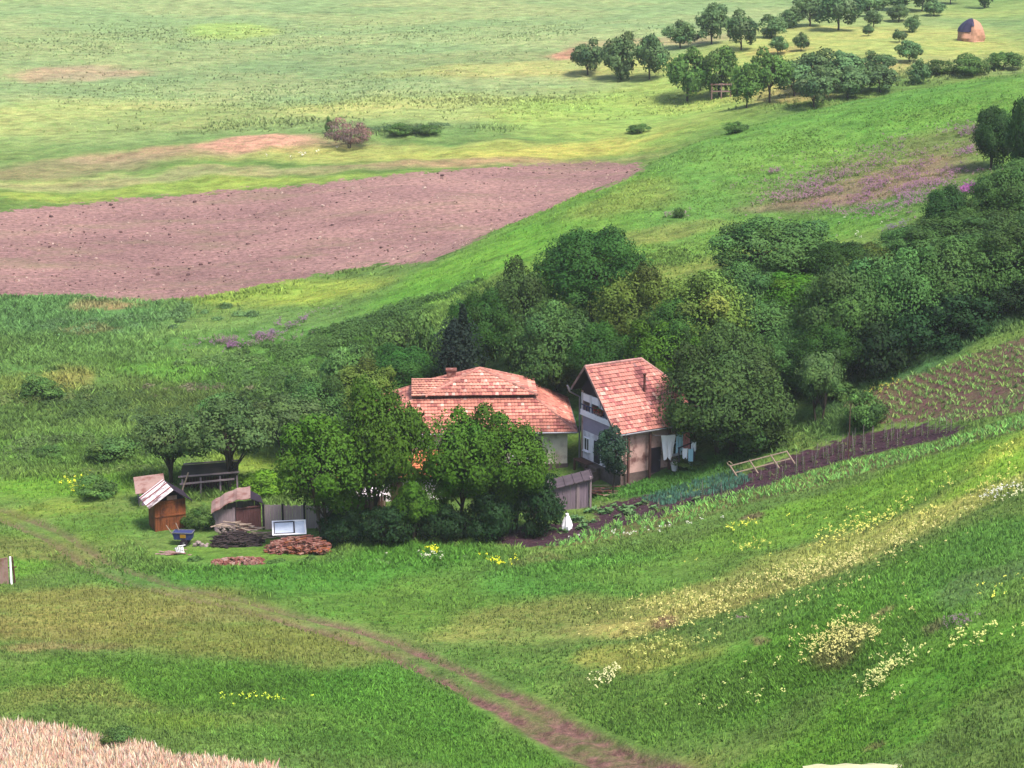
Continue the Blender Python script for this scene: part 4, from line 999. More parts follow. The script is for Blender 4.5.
m = MB(); m.box((.1, -.12, 1.2), (.14, .14, 3.1)); m.build('corner_post', GREYW, sh)

# low tiled outbuilding in front of the left house
xa, xb = px2x(338, 148.5, 1), px2x(452, 148.5, 1); za = gz((xa + xb) / 2, 148)
ob = empty('outbuilding', ((xa + xb) / 2, 147.6, za), R(2)); tag(ob, 'low outbuilding with orange tiles and white wall glimpsed through the locust trees', 'outbuilding')
wl = xb - xa; m = MB()
for c, d in (((0, .12, .9), (wl - .6, .24, 2.4)), ((0, 3.4, .9), (wl - .6, .24, 2.4)), ((-wl / 2 + .42, 1.76, .9), (.24, 3.04, 2.4)), ((wl / 2 - .42, 1.76, .9), (.24, 3.04, 2.4))): m.box(c, d)
m.build('wall', WHITE, ob)
tl = MB(); ud = MB(); q = [(-wl / 2, -.4, 1.9), (wl / 2, -.4, 1.9), (wl / 2, 1.8, 3.5), (-wl / 2, 1.8, 3.5)]; tile_plane(tl, q, seed=51, tone=(236, 140, 96)); slab(ud, q)
q = [(wl / 2, 4.0, 1.9), (-wl / 2, 4.0, 1.9), (-wl / 2, 1.8, 3.5), (wl / 2, 1.8, 3.5)]; tile_plane(tl, q, seed=52, tone=(230, 140, 104)); slab(ud, q); ridge(tl, (-wl / 2, 1.8, 3.52), (wl / 2, 1.8, 3.52))
for sx in (-1, 1): ud.face([(sx * (wl / 2 - .42), .1, 2.05), (sx * (wl / 2 - .42), 3.4, 2.05), (sx * (wl / 2 - .42), 1.8, 3.3)])
r_ = tl.build('roof', TILE, ob, col=True); ud.build('roof_boards', TILE_UNDER, r_)
window(ob, -1.5, 1.0, .8, .8, 0.0); window(ob, 1.8, 1.0, .8, .8, 0.0); m = MB(); m.box((.2, -.03, .8), (.9, .07, 1.8)); m.build('door', BROWNW, ob)
# tin lean-to
xa, xb = px2x(346, 144.5, 1), px2x(386, 144.5, 1); za = gz((xa + xb) / 2, 144.5)
lt = empty('tin_lean_to', ((xa + xb) / 2, 144.2, za), R(4)); tag(lt, 'small lean-to with white tin roof under the locust trees', 'lean-to')
wl = xb - xa; m = MB(); slab(m, [(-wl / 2 - .1, -.3, 1.6), (wl / 2 + .1, -.3, 1.75), (wl / 2 + .1, 2, 2.25), (-wl / 2 - .1, 2, 2.1)], .04, 0)
for i in range(12):
    x = -wl / 2 + wl * i / 11; m.bar((x, -.32, 1.64 + .15 * i / 11), (x, 2.02, 2.14 + .15 * i / 11), .05, .03)
m.build('tin_roof', SHEETW, lt); m = MB(); boards(m, (-wl / 2, 1.8), (wl / 2, 1.8), 2.0, 2.1, .2, seed=8); boards(m, (-wl / 2, 0), (-wl / 2, 1.8), 1.5, 1.9, .2, seed=9); m.build('board_wall', BROWNW, lt)
for x in (-wl / 2 + .1, wl / 2 - .1): m = MB(); m.box((x, -.1, .8), (.1, .1, 1.65)); m.build('post', PALEW, lt)

# wooden outhouse
c = hit(171, 530); oh = empty('wooden_outhouse', (c[0], c[1], c[2] - .05), R(24)); tag(oh, 'small orange-brown plank outhouse with white sheet roof, leftmost of the sheds', 'outhouse')
m = MB(); W_, D_, Hh = 2.3, 1.9, 2.35
boards(m, (-W_ / 2, 0), (W_ / 2, 0), Hh, Hh, .17, seed=11, jit=.03); boards(m, (-W_ / 2, 0), (-W_ / 2, D_), Hh, Hh, .17, seed=12); boards(m, (W_ / 2, 0), (W_ / 2, D_), Hh, Hh, .17, seed=13); boards(m, (-W_ / 2, D_), (W_ / 2, D_), Hh, Hh, .2, seed=14)
m.box((0, -.05, 1.2), (W_, .05, .1)); m.box((0, -.05, 2.25), (W_, .05, .12)); m.box((-W_ / 2 + .45, -.05, 1.1), (.08, .05, 2.1)); m.build('board_wall', ORNGW, oh)
m = MB(); m.box((.15, -.06, 2.55), (.75, .04, .3)); m.build('pale_board', SHEETP, oh)
m = MB(); ft = [(-W_ / 2, .02, Hh + .02), (W_ / 2, .02, Hh + .02), (0.1, .02, 3.25)]; m.face(ft); m.face([(x, y + D_, z) for x, y, z in ft][::-1]); m.build('gable', DARKW, oh)
m = MB(); q = [(-1.75, -.75, 2.15), (-1.75, D_ + .3, 2.15), (.1, D_ + .3, 3.35), (.1, -.75, 3.35)]; slab(m, q, .04, 0); m.build('white_roof_sheet', SHEETW, oh)
m = MB()
for t in (.25, .62, .9): m.bar((-1.75 + 1.85 * 0, -.75 + (D_ + 1.05) * t, 2.17), (.1, -.75 + (D_ + 1.05) * t, 3.37), .16, .03)
m.build('rusty_strip', SHEETR, oh)
m = MB(); slab(m, [(.1, -.55, 3.33), (.1, D_ + .3, 3.33), (1.55, D_ + .3, 2.3), (1.55, -.55, 2.3)], .05, 0); m.build('dark_roof_slope', DARKW, oh)
# small red-roofed hutch behind it
x = px2x(150, 146.5, .5); hh = empty('low_hutch', (x, 146.8, gz(x, 146.8) - .45), R(14)); tag(hh, 'low hutch with pinkish roof behind the left side of the outhouse', 'hutch')
m = MB(); boards(m, (-.9, 0), (.9, 0), 1.3, 1.3, .2, seed=16, z0=-.1); boards(m, (-.9, 0), (-.9, 1.6), 1.3, 1.6, .2, seed=17, z0=-.1); boards(m, (.9, 0), (.9, 1.6), 1.3, 1.6, .2, seed=18); m.build('board_wall', PURPW, hh)
m = MB(); slab(m, [(-1.15, -.4, 1.5), (1.15, -.4, 1.6), (1.15, 1.8, 2.35), (-1.15, 1.8, 2.2)], .05, 0); m.build('roof', SHEETP, hh)
# long lean-to behind
x = px2x(210, 149.5, .5); z = gz(x, 149.5); ln = empty('long_lean_to', (x, 149.0, z), R(6)); tag(ln, 'long dark lean-to with mossy plank roof behind the outhouse and grey shed', 'lean-to')
m = MB(); slab(m, [(-2.1, -.5, 1.5), (2.3, -.5, 1.75), (2.3, 1.5, 2.15), (-2.1, 1.5, 1.95)], .07, 0); m.build('roof', simple_mat('mossy_boards', c3(84, 78, 72), var=.5, scale=3, grain=(.6, 5, 1)), ln)
m = MB(); m.bar((-2.3, -.55, 1.62), (2.4, -.55, 1.87), .14, .1); m.bar((-2.2, -.62, 1.05), (2.0, -.62, 1.35), .12, .12); m.bar((-2.0, 1.3, 2.1), (2.4, 1.3, 2.3), .14, .1); m.build('beam', GREYW, ln)
for x in (-2.0, -.6, .9, 2.2): m = MB(); m.box((x, -.4, .75), (.13, .13, 1.6)); m.build('post', GREYW, ln)
m = MB(); boards(m, (-2.0, 1.3), (2.2, 1.3), 1.9, 2.0, .22, seed=19, z0=-.1); m.build('board_wall', simple_mat('red_brown_boards', c3(104, 62, 68), var=.4, grain=(6, 6, .5)), ln)
m = MB(); m.bar((-2.3, -.8, -.1), (-1.5, -.7, 2.0), .1); m.build('leaning_prop', PALEW, ln)

# grey shed with bent sheet roof
c = hit(238, 533); gs = empty('grey_shed', (c[0], c[1] + .3, c[2] - .05), R(14)); tag(gs, 'small grey board shed with bent pinkish sheet roof left of the plank fence', 'shed')
m = MB(); boards(m, (-1.7, .3), (-.2, 0), 1.9, 2.1, .2, seed=21, z0=-.2); boards(m, (-1.7, .3), (-1.7, 1.9), 1.9, 1.9, .2, seed=22, z0=-.2); boards(m, (-1.7, 1.9), (1.7, 1.9), 1.9, 2.0, .25, seed=24, z0=-.2); m.build('grey_boards', GREYW, gs)
m = MB(); boards(m, (-.15, 0), (1.7, .25), 2.1, 2.1, .18, seed=23, z0=-.2); boards(m, (1.7, .25), (1.7, 1.9), 2.1, 2.0, .2, seed=25, z0=-.2); m.box((.8, .06, 1.85), (1.8, .05, .1), R(8)); dd = m.build('red_brown_boards', simple_mat('maroon_boards', c3(128, 84, 86), var=.45, grain=(7, 7, .5), bump=.3), gs)
m = MB(); nseg = 9; prev = None
for i in range(nseg + 1):
    t = i / nseg; x = -2.0 + 2.9 * t; zz = 1.75 + .95 * math.sin(t * 1.75) + .05 * math.sin(i * 2.3)
    cur = [(x, -.45 - .1 * math.sin(i), zz), (x + .3, 2.1, zz + .12)]
    if prev: slab(m, [prev[0], cur[0], cur[1], prev[1]], .03, 0)
    prev = cur
m.build('bent_roof_sheet', SHEETP, gs)
m = MB(); slab(m, [(.85, -.1, 2.6), (1.9, 0, 2.1), (1.9, 2.0, 2.1), (.95, 2.0, 2.7)], .05, 0); m.build('dark_roof_slope', DARKW, gs)
# plank fence
a = hit(262, 531); b = hit(330, 532); 
fe = empty('plank_fence', (a[0], a[1] + .4, a[2])); tag(fe, 'grey upright plank fence running right from the small grey shed', 'fence')
dx_, dy_ = b[0] - a[0], 0.3; zf = lambda t: gz(a[0] + dx_ * t, a[1] + .4 + dy_ * t) - a[2] - .1
m = MB(); boards(m, (0, 0), (dx_ * .6, dy_ * .6), 2.0, 1.85, .19, seed=26, z0=lambda t: zf(t * .6)); boards(m, (dx_ * .63, dy_ * .63), (dx_, dy_), 1.85, 1.9, .19, seed=27, z0=lambda t: zf(.63 + t * .37)); m.build('planks', simple_mat('silver_boards', c3(172, 152, 156, .8), var=.35, grain=(7, 7, .4), bump=.3), fe)
for t in (.02, .3, .615, .98): m = MB(); m.box((dx_ * t, dy_ * t - .04, zf(t) + 1.0), (.14, .12, 2.1)); m.build('post', DARKW, fe)
m = MB(); m.bar((0, .06, 1.5), (dx_, dy_ + .06, zf(1) + 1.6), .08); m.bar((0, .06, .5), (dx_, dy_ + .06, zf(1) + .6), .08); m.build('rail', GREYW, fe)
# paling behind the locust trees
a = hit(322, 541); b = hit(500, 536); fp = empty('picket_fence', (a[0], a[1] + 1.2, a[2])); tag(fp, 'low reddish-grey paling fence in the shade behind the locust trunks', 'fence')
dx2, dy2 = b[0] - a[0], b[1] - a[1]; zf2 = lambda t: gz(a[0] + dx2 * t, a[1] + 1.2 + dy2 * t) - a[2] - .1
m = MB(); boards(m, (0, 0), (dx2, dy2), 1.2, 1.25, .17, gap=.07, seed=28, jit=.08, z0=zf2); m.build('pickets', simple_mat('paling', c3(150, 122, 126), var=.4), fp)
for k in range(6): t = k / 5; m = MB(); m.box((dx2 * t, dy2 * t + .08, zf2(t) + .6), (.12, .12, 1.4)); m.build('post', GREYW, fp)

# ---------------------------------------------------------------- yard clutter
def pile(name, label, cat, px, py, lx, ly, h, mat, n, kindm='log', seed=0, rz=0.0, parts=None, mat2=None):
    c = hit(px, py); r = random.Random(seed); o = empty(name, (c[0], c[1], gz(c[0], c[1])), rz); tag(o, label, cat); m = MB(); m2 = MB()
    for i in range(n):
        t = r.random(); x = r.uniform(-lx / 2, lx / 2); k = 1 - (2 * x / lx) ** 2; y = r.uniform(-ly / 2, ly / 2); z = max(.04, (h * (k ** .5) * (1 - abs(2 * y / ly) ** 2 * .6)) * r.uniform(0, 1) ** .6)
        tgt = m2 if (mat2 and r.random() < .25) else m
        if kindm == 'log':
            a = r.gauss(0, .5); L = r.uniform(.5, 1.3); tgt.tube([(x - L / 2 * math.cos(a), y - L / 2 * math.sin(a), z), (x + L / 2 * math.cos(a), y + L / 2 * math.sin(a), z + r.uniform(-.1, .1))], r.uniform(.035, .08), 6)
        elif kindm == 'board':
            a = r.uniform(-.6, .6); L = r.uniform(.7, 1.9); tgt.box((x, y, z), (L, r.uniform(.08, .2), .03), Matrix.Rotation(a, 3, 'Z') @ Matrix.Rotation(r.uniform(-.15, .15), 3, 'Y'))
        elif kindm == 'stone':
            s = r.uniform(.08, .24); tgt.box((x, y, z), (s * 1.5, s, s * .8), Matrix.Rotation(r.uniform(0, 3), 3, 'Z') @ Matrix.Rotation(r.uniform(-.6, .6), 3, 'X'), taper=.75)
    m.build(parts or 'pieces', mat, o)
    if mat2: m2.build('lighter_pieces', mat2, o)
    return o
pile('wood_pile', 'dark branch pile topped with pale boards, in front of the grey shed', 'wood pile', 236, 545, 3.0, 1.4, 1.0, simple_mat('dark_logs', c3(74, 58, 60), var=.4), 320, 'log', 1, R(4))
pile('board_pile', 'loose pale boards lying on top of the dark branch pile', 'boards', 234, 540, 3.0, 1.0, .5, PALEW, 18, 'board', 2).location.z += .85
pile('firewood_stack', 'reddish-brown stack of firewood and bark under the white-framed glass window', 'firewood', 298, 552, 3.9, 1.3, 1.15, BRICK, 560, 'log', 3, R(8), mat2=simple_mat('rust_bark', c3(178, 104, 66), var=.4))
pile('rubble_heap', 'flat heap of broken red bricks in the grass below the branch pile', 'rubble', 238, 563, 3.6, 1.2, .35, BRICK, 260, 'stone', 4, R(6), mat2=SHEETP)
pile('stone_heap', 'pale stones at the corner of the grey shed', 'stones', 226, 532, 1.2, .7, .6, simple_mat('pale_stone', c3(190, 170, 166), var=.3), 40, 'stone', 5)
pile('stone_heap', 'few pale stones in the grass right of the blue cart', 'stones', 200, 546, 1.0, .5, .3, simple_mat('pale_stone', c3(190, 170, 166), var=.3), 18, 'stone', 6)
pile('plank_pile', 'scattered pale planks along the foot of the plank fence', 'boards', 268, 537, 3.2, .8, .35, PALEW, 22, 'board', 7)
pile('plank_pile', 'scattered pale pinkish boards in the grass in front of the blue cart', 'boards', 172, 554, 2.2, .6, .2, SHEETP, 9, 'board', 8)
pile('lumber_pile', 'jumble of boards and crates at the foot of the right house gable', 'boards', 604, 496, 2.4, 1.0, .9, PALEW, 30, 'board', 9, mat2=BRICK)
# white framed window leaning on the firewood
c = hit(288, 548); wf = empty('window_frame', (c[0] + .15, c[1] - .15, c[2] + 1.05), R(8)); tag(wf, 'large white-framed glass window leaning on the firewood stack', 'window')
T_ = Matrix.Rotation(R(-52), 3, 'X')
def tb(m, x, z, w, h, t=.06, off=0): m.box(T_ @ Vector((x, -off, z)), (w, t, h), T_)
m = MB(); tb(m, -1.15, .6, .12, 1.25); tb(m, 1.15, .6, .12, 1.25); tb(m, 0, 1.17, 2.18, .1); tb(m, 0, .03, 2.18, .1); m.build('frame', PAINTW, wf)
m = MB(); tb(m, .35, .6, .1, 1.04, .05, .01); tb(m, -1.06, .6, .06, 1.04, .05, .03); tb(m, -.35, 1.09, 1.3, .06, .05, .03); tb(m, -.35, .11, 1.3, .06, .05, .03); m.build('mullion', DARKW, wf)
m = MB(); tb(m, 0, .6, 2.16, 1.04, .01, -.01); m.build('pane', simple_mat('milky_glass', c3(206, 214, 232, .8), rough=.2, var=.1), wf)
# blue cart
c = hit(184, 545); ct = empty('handcart', (c[0], c[1], c[2]), R(-6)); tag(ct, 'small blue cart with a yellow patch in front of the wooden outhouse', 'cart')
m = MB(); m.box((0, 0, .75), (1.25, .7, .5), taper=1.12); m.build('box', BLUE, ct)
m = MB(); m.box((.05, -.4, .78), (.42, .03, .26), Matrix.Rotation(R(7), 3, 'X')); m.build('yellow_patch', simple_mat('yellow_paint', c3(226, 170, 50)), ct)
m = MB(); m.box((0, -.41, 1.02), (1.42, .05, .06)); m.box((0, .41, 1.02), (1.42, .05, .06)); m.box((-.72, 0, 1.02), (.05, .8, .06)); m.box((.72, 0, 1.02), (.05, .8, .06)); m.build('rim', METAL, ct)
for s in (-.3, .3):
    m = MB(); m.bar((-.5 + s * .5 + .1, s, .6), (-1.1 + s * .9 + .2, s, 1.55), .05); m.build('handle', PALEW, ct)
for s in (-.42, .42):
    m = MB(); m.tube([(.1, s, .28), (.1, s + .06, .28)], [.28, .28], 16); wh = m.build('wheel', DARKW, ct); m = MB(); m.tube([(.1, s - .02, .28), (.1, s + .08, .28)], [.07, .07], 8); m.build('hub', METAL, wh)
# broken white chair
c = hit(178, 552); ch = empty('garden_chair', (c[0], c[1], c[2]), R(25)); tag(ch, 'broken white slatted chair tipped over in the grass below the blue cart', 'chair'); ch.rotation_euler = (R(62), 0, R(30))
m = MB()
for i in range(5): m.box((-.24 + .12 * i, 0, .45), (.09, .5, .025))
m.build('seat', PAINTW, ch); m = MB()
for i in range(4): m.box((-.2 + .135 * i, .26, .75), (.08, .03, .55))
m.box((0, .26, 1.0), (.56, .035, .07)); m.build('backrest', PAINTW, ch)
for x in (-.24, .24):
    for y in (-.22, .24): m = MB(); m.box((x, y, .21), (.05, .05, .43)); m.build('leg', PAINTW, ch)
# white sack over a stake in the garden
c = hit(567, 529); sk = empty('scarecrow_sack', c); tag(sk, 'white plastic sack pulled over a stake at the left end of the garden bed', 'sack')
m = MB(); n = 14; rr = random.Random(8); rings = [(0.0, .36), (.25, .38), (.55, .3), (.85, .19), (1.05, .1), (1.14, .13), (1.2, .06)]
for k in range(len(rings) - 1):
    for j in range(n):
        def pp(k, j): z, r = rings[k]; a = 2 * math.pi * (j % n) / n; q = r * (1 + .16 * math.sin(a * 4 + k * .7)); return (q * math.cos(a), q * math.sin(a), z + .02)
        m.face([pp(k, j), pp(k, j + 1), pp(k + 1, j + 1), pp(k + 1, j)])
m.build('sack', WCLOTH, sk, smooth=True); m = MB(); m.tube([(0, 0, -.2), (0, 0, 1.35)], .025, 6); m.build('stake', PALEW, sk)
# trestle frame at the bed
a = Vector(hit(737, 477)); b = Vector(hit(794, 463)); fr = empty('wooden_rack', tuple(a)); tag(fr, 'pale wooden ladder-like rack lying at the upper edge of the garden bed', 'rack')
d = b - a; up = Vector((-.55, .25, .85))
for i, t in enumerate((0, .35, .72, 1.0)):
    m = MB(); p = d * t; m.bar(p + Vector((.1, -.1, -.1)), p + up * 1.05, .11, .07); m.build('upright', PALEW, fr)
for k in (.35, .95):
    m = MB(); m.bar(up * k, d + up * k + Vector((0, 0, .05)), .07, .07); m.build('rail', PALEW, fr)
m = MB(); m.tube([(-.2, .1, .2), (-.75, .3, 1.05), (-.6, .3, 1.15), (-.35, .2, 1.0)], .03, 5); m.build('bent_rod', PALEW, fr)
# bean stakes
pole = MB(); pole.tube([(0, 0, -.1), (.01, 0, .6), (0, .01, 1.2)], [.02, .018, .014], 5); pm = pole.mesh('stake', GREYW)
vn = MB(); rr = random.Random(4)
for i in range(26): 
    a = i * .9; vn.face([(.05 * math.cos(a) + dx, .05 * math.sin(a) + dy, .03 + i * .022 + dz) for dx, dy, dz in ((0, 0, 0), (.07 * math.cos(a), .07 * math.sin(a), .03), (.1 * math.cos(a + .5), .1 * math.sin(a + .5), .08), (0, 0, .07))], c3(92, 110, 62))
vm_ = vn.mesh('vine', PLANT, col=True)
rr = random.Random(9); rowsP = [[(748, 484), (790, 468), (830, 455), (880, 441), (925, 434), (955, 431)], [(800, 463), (840, 450), (880, 437), (920, 431)], [(770, 481), (820, 465), (860, 453), (900, 444)], [(650, 512), (690, 500), (735, 488)]]
for ri, rp in enumerate(rowsP):
    wp = [Vector(hit(*p)[:2]) for p in rp]
    for s in range(len(wp) - 1):
        L = (wp[s + 1] - wp[s]).length; n = max(1, int(L / (.72 if ri < 3 else 1.2)))
        for i in range(n):
            p = wp[s].lerp(wp[s + 1], (i + rr.uniform(.2, .8)) / n); z = gz(p.x, p.y)
            e = empty('bean_stake', (p.x, p.y, z), rr.uniform(0, 6.2)); e.scale = (1, 1, rr.uniform(.65, 1.25)); e.rotation_euler[0] = rr.gauss(0, .07)
            tag(e, 'thin pale bean stake standing in the brown garden bed', 'stake', 'bean stakes in the garden bed')
            for mesh_, nm_ in ((pm, 'pole'), (vm_, 'vine')): q = bpy.data.objects.new(nm_, mesh_); COL.objects.link(q); q.parent = e
for px, py, tp, lab in [(848, 460, 404, 'tall thin dark pole between the bean stakes and the corn'), ]:
    c = hit(px, py); m = MB(); m.tube([(0, 0, -.2), (.03, 0, 1.5), (0, .02, ztop(tp, c[1]) - c[2])], [.05, .04, .03], 6); o = m.build('wooden_pole', BROWNW, loc=c); tag(o, lab, 'pole')
# haystack with dark tarpaulin on the far ridge
c = hit(971, 41); c = (c[0], c[1], gz(c[0], c[1])); hs = empty('haystack', (c[0], c[1], c[2] - .2), 0); tag(hs, 'domed haystack with dark cover over its left half on the far meadow', 'haystack')
mpx = depth_of(c[1], c[2]) / FPX; Rh = 13.5 * mpx; Hh = 23 * mpx
HAY = simple_mat('hay', c3(212, 156, 128, .55), var=.3, scale=3, grain=(4, 4, .6), bump=.6)
m = MB(); n = 48; prof = [(0, .98), (.08, .97), (.2, 1.0), (.32, .98), (.45, .93), (.58, .86), (.7, .74), (.8, .62), (.88, .47), (.94, .32), (.985, .16), (1.0, .03)]
_hr = random.Random(2); _hj = [[_hr.uniform(-.035, .035) for j in range(49)] for k in range(12)]
def hp_(k, j, g=1.0): z, r = prof[k]; a = 2 * math.pi * j / n; q = r * Rh * g * (1 + .05 * math.sin(3 * a + k) + .04 * math.sin(7 * a) + _hj[k][j % n] * (g < 1.03)); return (q * math.cos(a), q * math.sin(a), z * Hh * (1 + (g - 1) * .6))
for k in range(len(prof) - 1):
    for j in range(n): m.face([hp_(k, j), hp_(k, j + 1), hp_(k + 1, j + 1), hp_(k + 1, j)])
m.build('hay', HAY, hs, smooth=True)
m = MB()
for k in range(4, len(prof) - 1):
    for j in range(14, 36 - (k < 6) * 2):
        q = [hp_(k, j, 1.06), hp_(k, j + 1, 1.06), hp_(k + 1, j + 1, 1.06), hp_(k + 1, j, 1.06)]; m.face(q); m.face([(x * .98, y * .98, z - .02) for x, y, z in q][::-1])
m.build('tarpaulin', simple_mat('dark_tarp', c3(66, 56, 92), var=.2, rough=.5), hs, smooth=True)
m = MB(); m.bar((Rh * .15, -Rh * 1.02, -.1), (0, -Rh * .3, Hh * 1.0), .14); m.build('leaning_pole', PALEW, hs)
# wooden stand in the orchard
c = hit(721, 98); sd_ = empty('wooden_stand', c); tag(sd_, 'pale pinkish wooden stand under the orchard trees', 'stand')
m = MB(); m.box((0, 0, 2.0), (3.2, 1.2, .15)); m.box((0, 0, 1.0), (3.0, 1.0, .12)); m.build('shelf', SHEETP, sd_)
for x in (-1.4, 0, 1.4):
    for y in (-.45, .45): m = MB(); m.box((x, y, 1.0), (.14, .14, 2.3)); m.build('leg', SHEETP, sd_)
# hay drying rack cut by the left edge
c = hit(10, 584); hr = empty('hay_rack', c, R(10)); tag(hr, 'pinkish wooden rack with a white pole, cut by the left edge of the photo', 'rack')
m = MB(); boards(m, (-1.2, 0), (-.05, 0), 1.75, 1.9, .22, seed=33); m.build('board', SHEETP, hr)
m = MB(); m.tube([(.1, -.08, -.1), (.12, -.06, 1.95)], [.09, .07], 7); m.build('white_pole', PAINTW, hr)
for x in (.32, -.9): m = MB(); m.tube([(x, .1, -.1), (x - .08, .1, 1.9)], [.07, .05], 6); m.build('brown_pole', RUST, hr)
m = MB(); m.tube([(-1.3, .12, 1.1), (.5, .12, 1.15)], .05, 6); m.build('crossbar', RUST, hr)
# pale sheet lying at the very bottom
c = hit(876, 775); m = MB(); nx = 30; g = []
for k in range(nx + 1):
    t = k / nx; x = -3.3 + 6.6 * t; g.append([(x, y, .25 + .32 * math.sin(t * math.pi) ** .5 * (1 - abs(y) / .8) + .04 * math.sin(x * 5 + y * 3)) for y in np.linspace(-.6, .6, 7)])
for k in range(nx):
    for j in range(6): m.face([g[k][j], g[k+1][j], g[k+1][j+1], g[k][j+1]]); m.face([(x, y, z - .25) for x, y, z in (g[k][j], g[k][j+1], g[k+1][j+1], g[k+1][j])])
o = m.build('tarpaulin', cloth_mat('cream_tarp', c3(244, 240, 190)), smooth=True, loc=(c[0], c[1], gz(c[0], c[1]) - .05)); tag(o, 'long pale cream tarpaulin lying in the grass at the bottom edge', 'tarpaulin')
# ---------------------------------------------------------------- ground vegetation
def scatter_area(n, X0, X1, D0, D1, power=2.0):
    """random ground points, denser towards the viewer side"""
    u = rng.uniform(size=n)
    if power == 1: D = D0 * (D1 / D0) ** u
    else: D = 1 / np.sqrt(1 / D0 ** 2 + u * (1 / D1 ** 2 - 1 / D0 ** 2))
    a = rng.uniform(X0, X1, n); X = a * (D + 12)
    return X, D
def blades(X, Y, h, w, cols, nb=4, lean=.45, seed=0):
    """tufts of nb tapered blades at each point"""
    r = np.random.default_rng(seed); n = len(X); Z = GZ(X, Y)
    Vs = []; 
    for k in range(nb):
        a = r.uniform(0, 2 * np.pi, n); l = r.uniform(.1, lean, n) * h; hh = h * r.uniform(.6, 1.1, n); b = r.uniform(0, 2 * np.pi, n)
        ox = r.normal(scale=.35, size=n) * h * .5; oy = r.normal(scale=.35, size=n) * h * .5
        wx = np.cos(b) * w; wy = np.sin(b) * w
        p = np.stack([X + ox, Y + oy, Z - .03], -1)
        A = p + np.stack([-wx, -wy, 0 * wx], -1); B = p + np.stack([wx, wy, 0 * wx], -1)
        m = p + np.stack([np.cos(a) * l * .35, np.sin(a) * l * .35, hh * .6], -1)
        C1 = m + np.stack([wx * .8, wy * .8, 0 * wx], -1)
        T = p + np.stack([np.cos(a) * l, np.sin(a) * l, hh], -1)
        Vs.append(np.stack([A, B, C1, T], 1))
    Vv = np.concatenate(Vs, 0); c = np.tile(cols, (nb, 1)) * r.uniform(.75, 1.3, (n * nb, 1))
    return Vv.reshape(-1, 3), np.arange(len(Vv) * 4).reshape(-1, 4), c
VK = 1.75
GRASS = leaf_material('grass_blades', .3, up=True, soft=.72)
def stuff(name, parts, mat=None):
    V_ = []; F_ = []; C_ = []; o = 0
    for v, f, c in parts: V_.append(v); F_.append(f + o); C_.append(c); o += len(v)
    ob = bpy.data.objects.new(name, np_mesh(name, np.concatenate(V_), np.concatenate(F_), mat or GRASS, np.clip(np.concatenate(C_) * VK, 0, .8))); COL.objects.link(ob)
    tag(ob, kind='stuff'); return ob
YARDC = wpoly([(150,535),(215,528),(325,530),(340,548),(325,560),(262,570),(200,568),(150,556)])
def clear(X, Y):
    """keep off earth, track and buildings"""
    k = (poly_sd(X, Y, FIELD) < -.3) & (poly_sd(X, Y, BED) < -.1) & (poly_sd(X, Y, CROP) < 0) & (poly_sd(X, Y, MAIZE) < 0)
    ld = line_d(X, Y, TRACK); k &= ~((ld < 1.3) & (rng.uniform(size=len(X)) < .8)); k &= ~((ld < 1.9) & (X > -2.5))
    k &= poly_sd(X, Y, YARDC) < 0
    k &= ~((X > -15) & (X < 6) & (Y > 153) & (Y < 164)); k &= ~((X > 4.5) & (X < 16) & (Y > 149) & (Y < 159)) 
    return k
# meadow grass
X, Y = scatter_area(330000, -.36, .40, 74, 250)
k = clear(X, Y); pat = fbm(X, Y, 5, 3, 61); k &= (pat + rng.normal(scale=.18, size=len(X))) > -.12
X, Y = X[k], Y[k]; tc = tint(X, Y); pat = fbm(X, Y, 3.5, 3, 62)
cols = tc * .9 * (1.0 + .7 * pat[:, None]) * rng.uniform(.8, 1.2, (len(X), 1)) * np.array([1.0, 1.0, .95])
h = (.12 + .18 * rng.uniform(size=len(X))) * (1 + 1.2 * np.clip(pat, 0, 1))
stuff('meadow_grass', [blades(X, Y, h, .018 + .00013 * Y, cols, 3, seed=1)])
# weeds and rough growth: defined by patches
def patch(px, py, rx, ry, n, seed):
    c = blob(px, py, rx, ry, (1, 1, 1)); r = np.random.default_rng(seed); u = r.normal(size=(n, 2)) * .55
    return c[0] + u[:, 0] * c[2], c[1] + u[:, 1] * c[3]
def weeds(name, specs, mat=None):
    parts = []
    for i, (px, py, rx, ry, n, h, w, col, nb, spread) in enumerate(specs):
        x, y = patch(px, py, rx, ry, int(n * (1.25 if py > 230 else .9)), i + len(name) * 100)
        if py < 160: h, w = h * .6, w * .6
        else: h, w = h * .72, w * .62
        kk = fbm(x, y, spread, 3, i + 5) + rng.normal(scale=.1, size=len(x)) > -.02; kk &= clear(x, y); x, y = x[kk], y[kk]
        if not len(x): continue
        t = (.2 * np.array(c3(*col))[None] * np.array([1.15, 1.0, .85]) + .8 * tint(x, y)) * (1.12 + .8 * fbm(x, y, 1.6, 2, i)[:, None] + 1.0 * fbm(x, y, 7, 3, i + 40)[:, None]) * rng.uniform(.75, 1.25, (len(x), 1))
        parts.append(blades(x, y, h * (.6 + .7 * rng.uniform(size=len(x))), w, t, nb, .8, seed=i))
    return stuff(name, parts, mat)
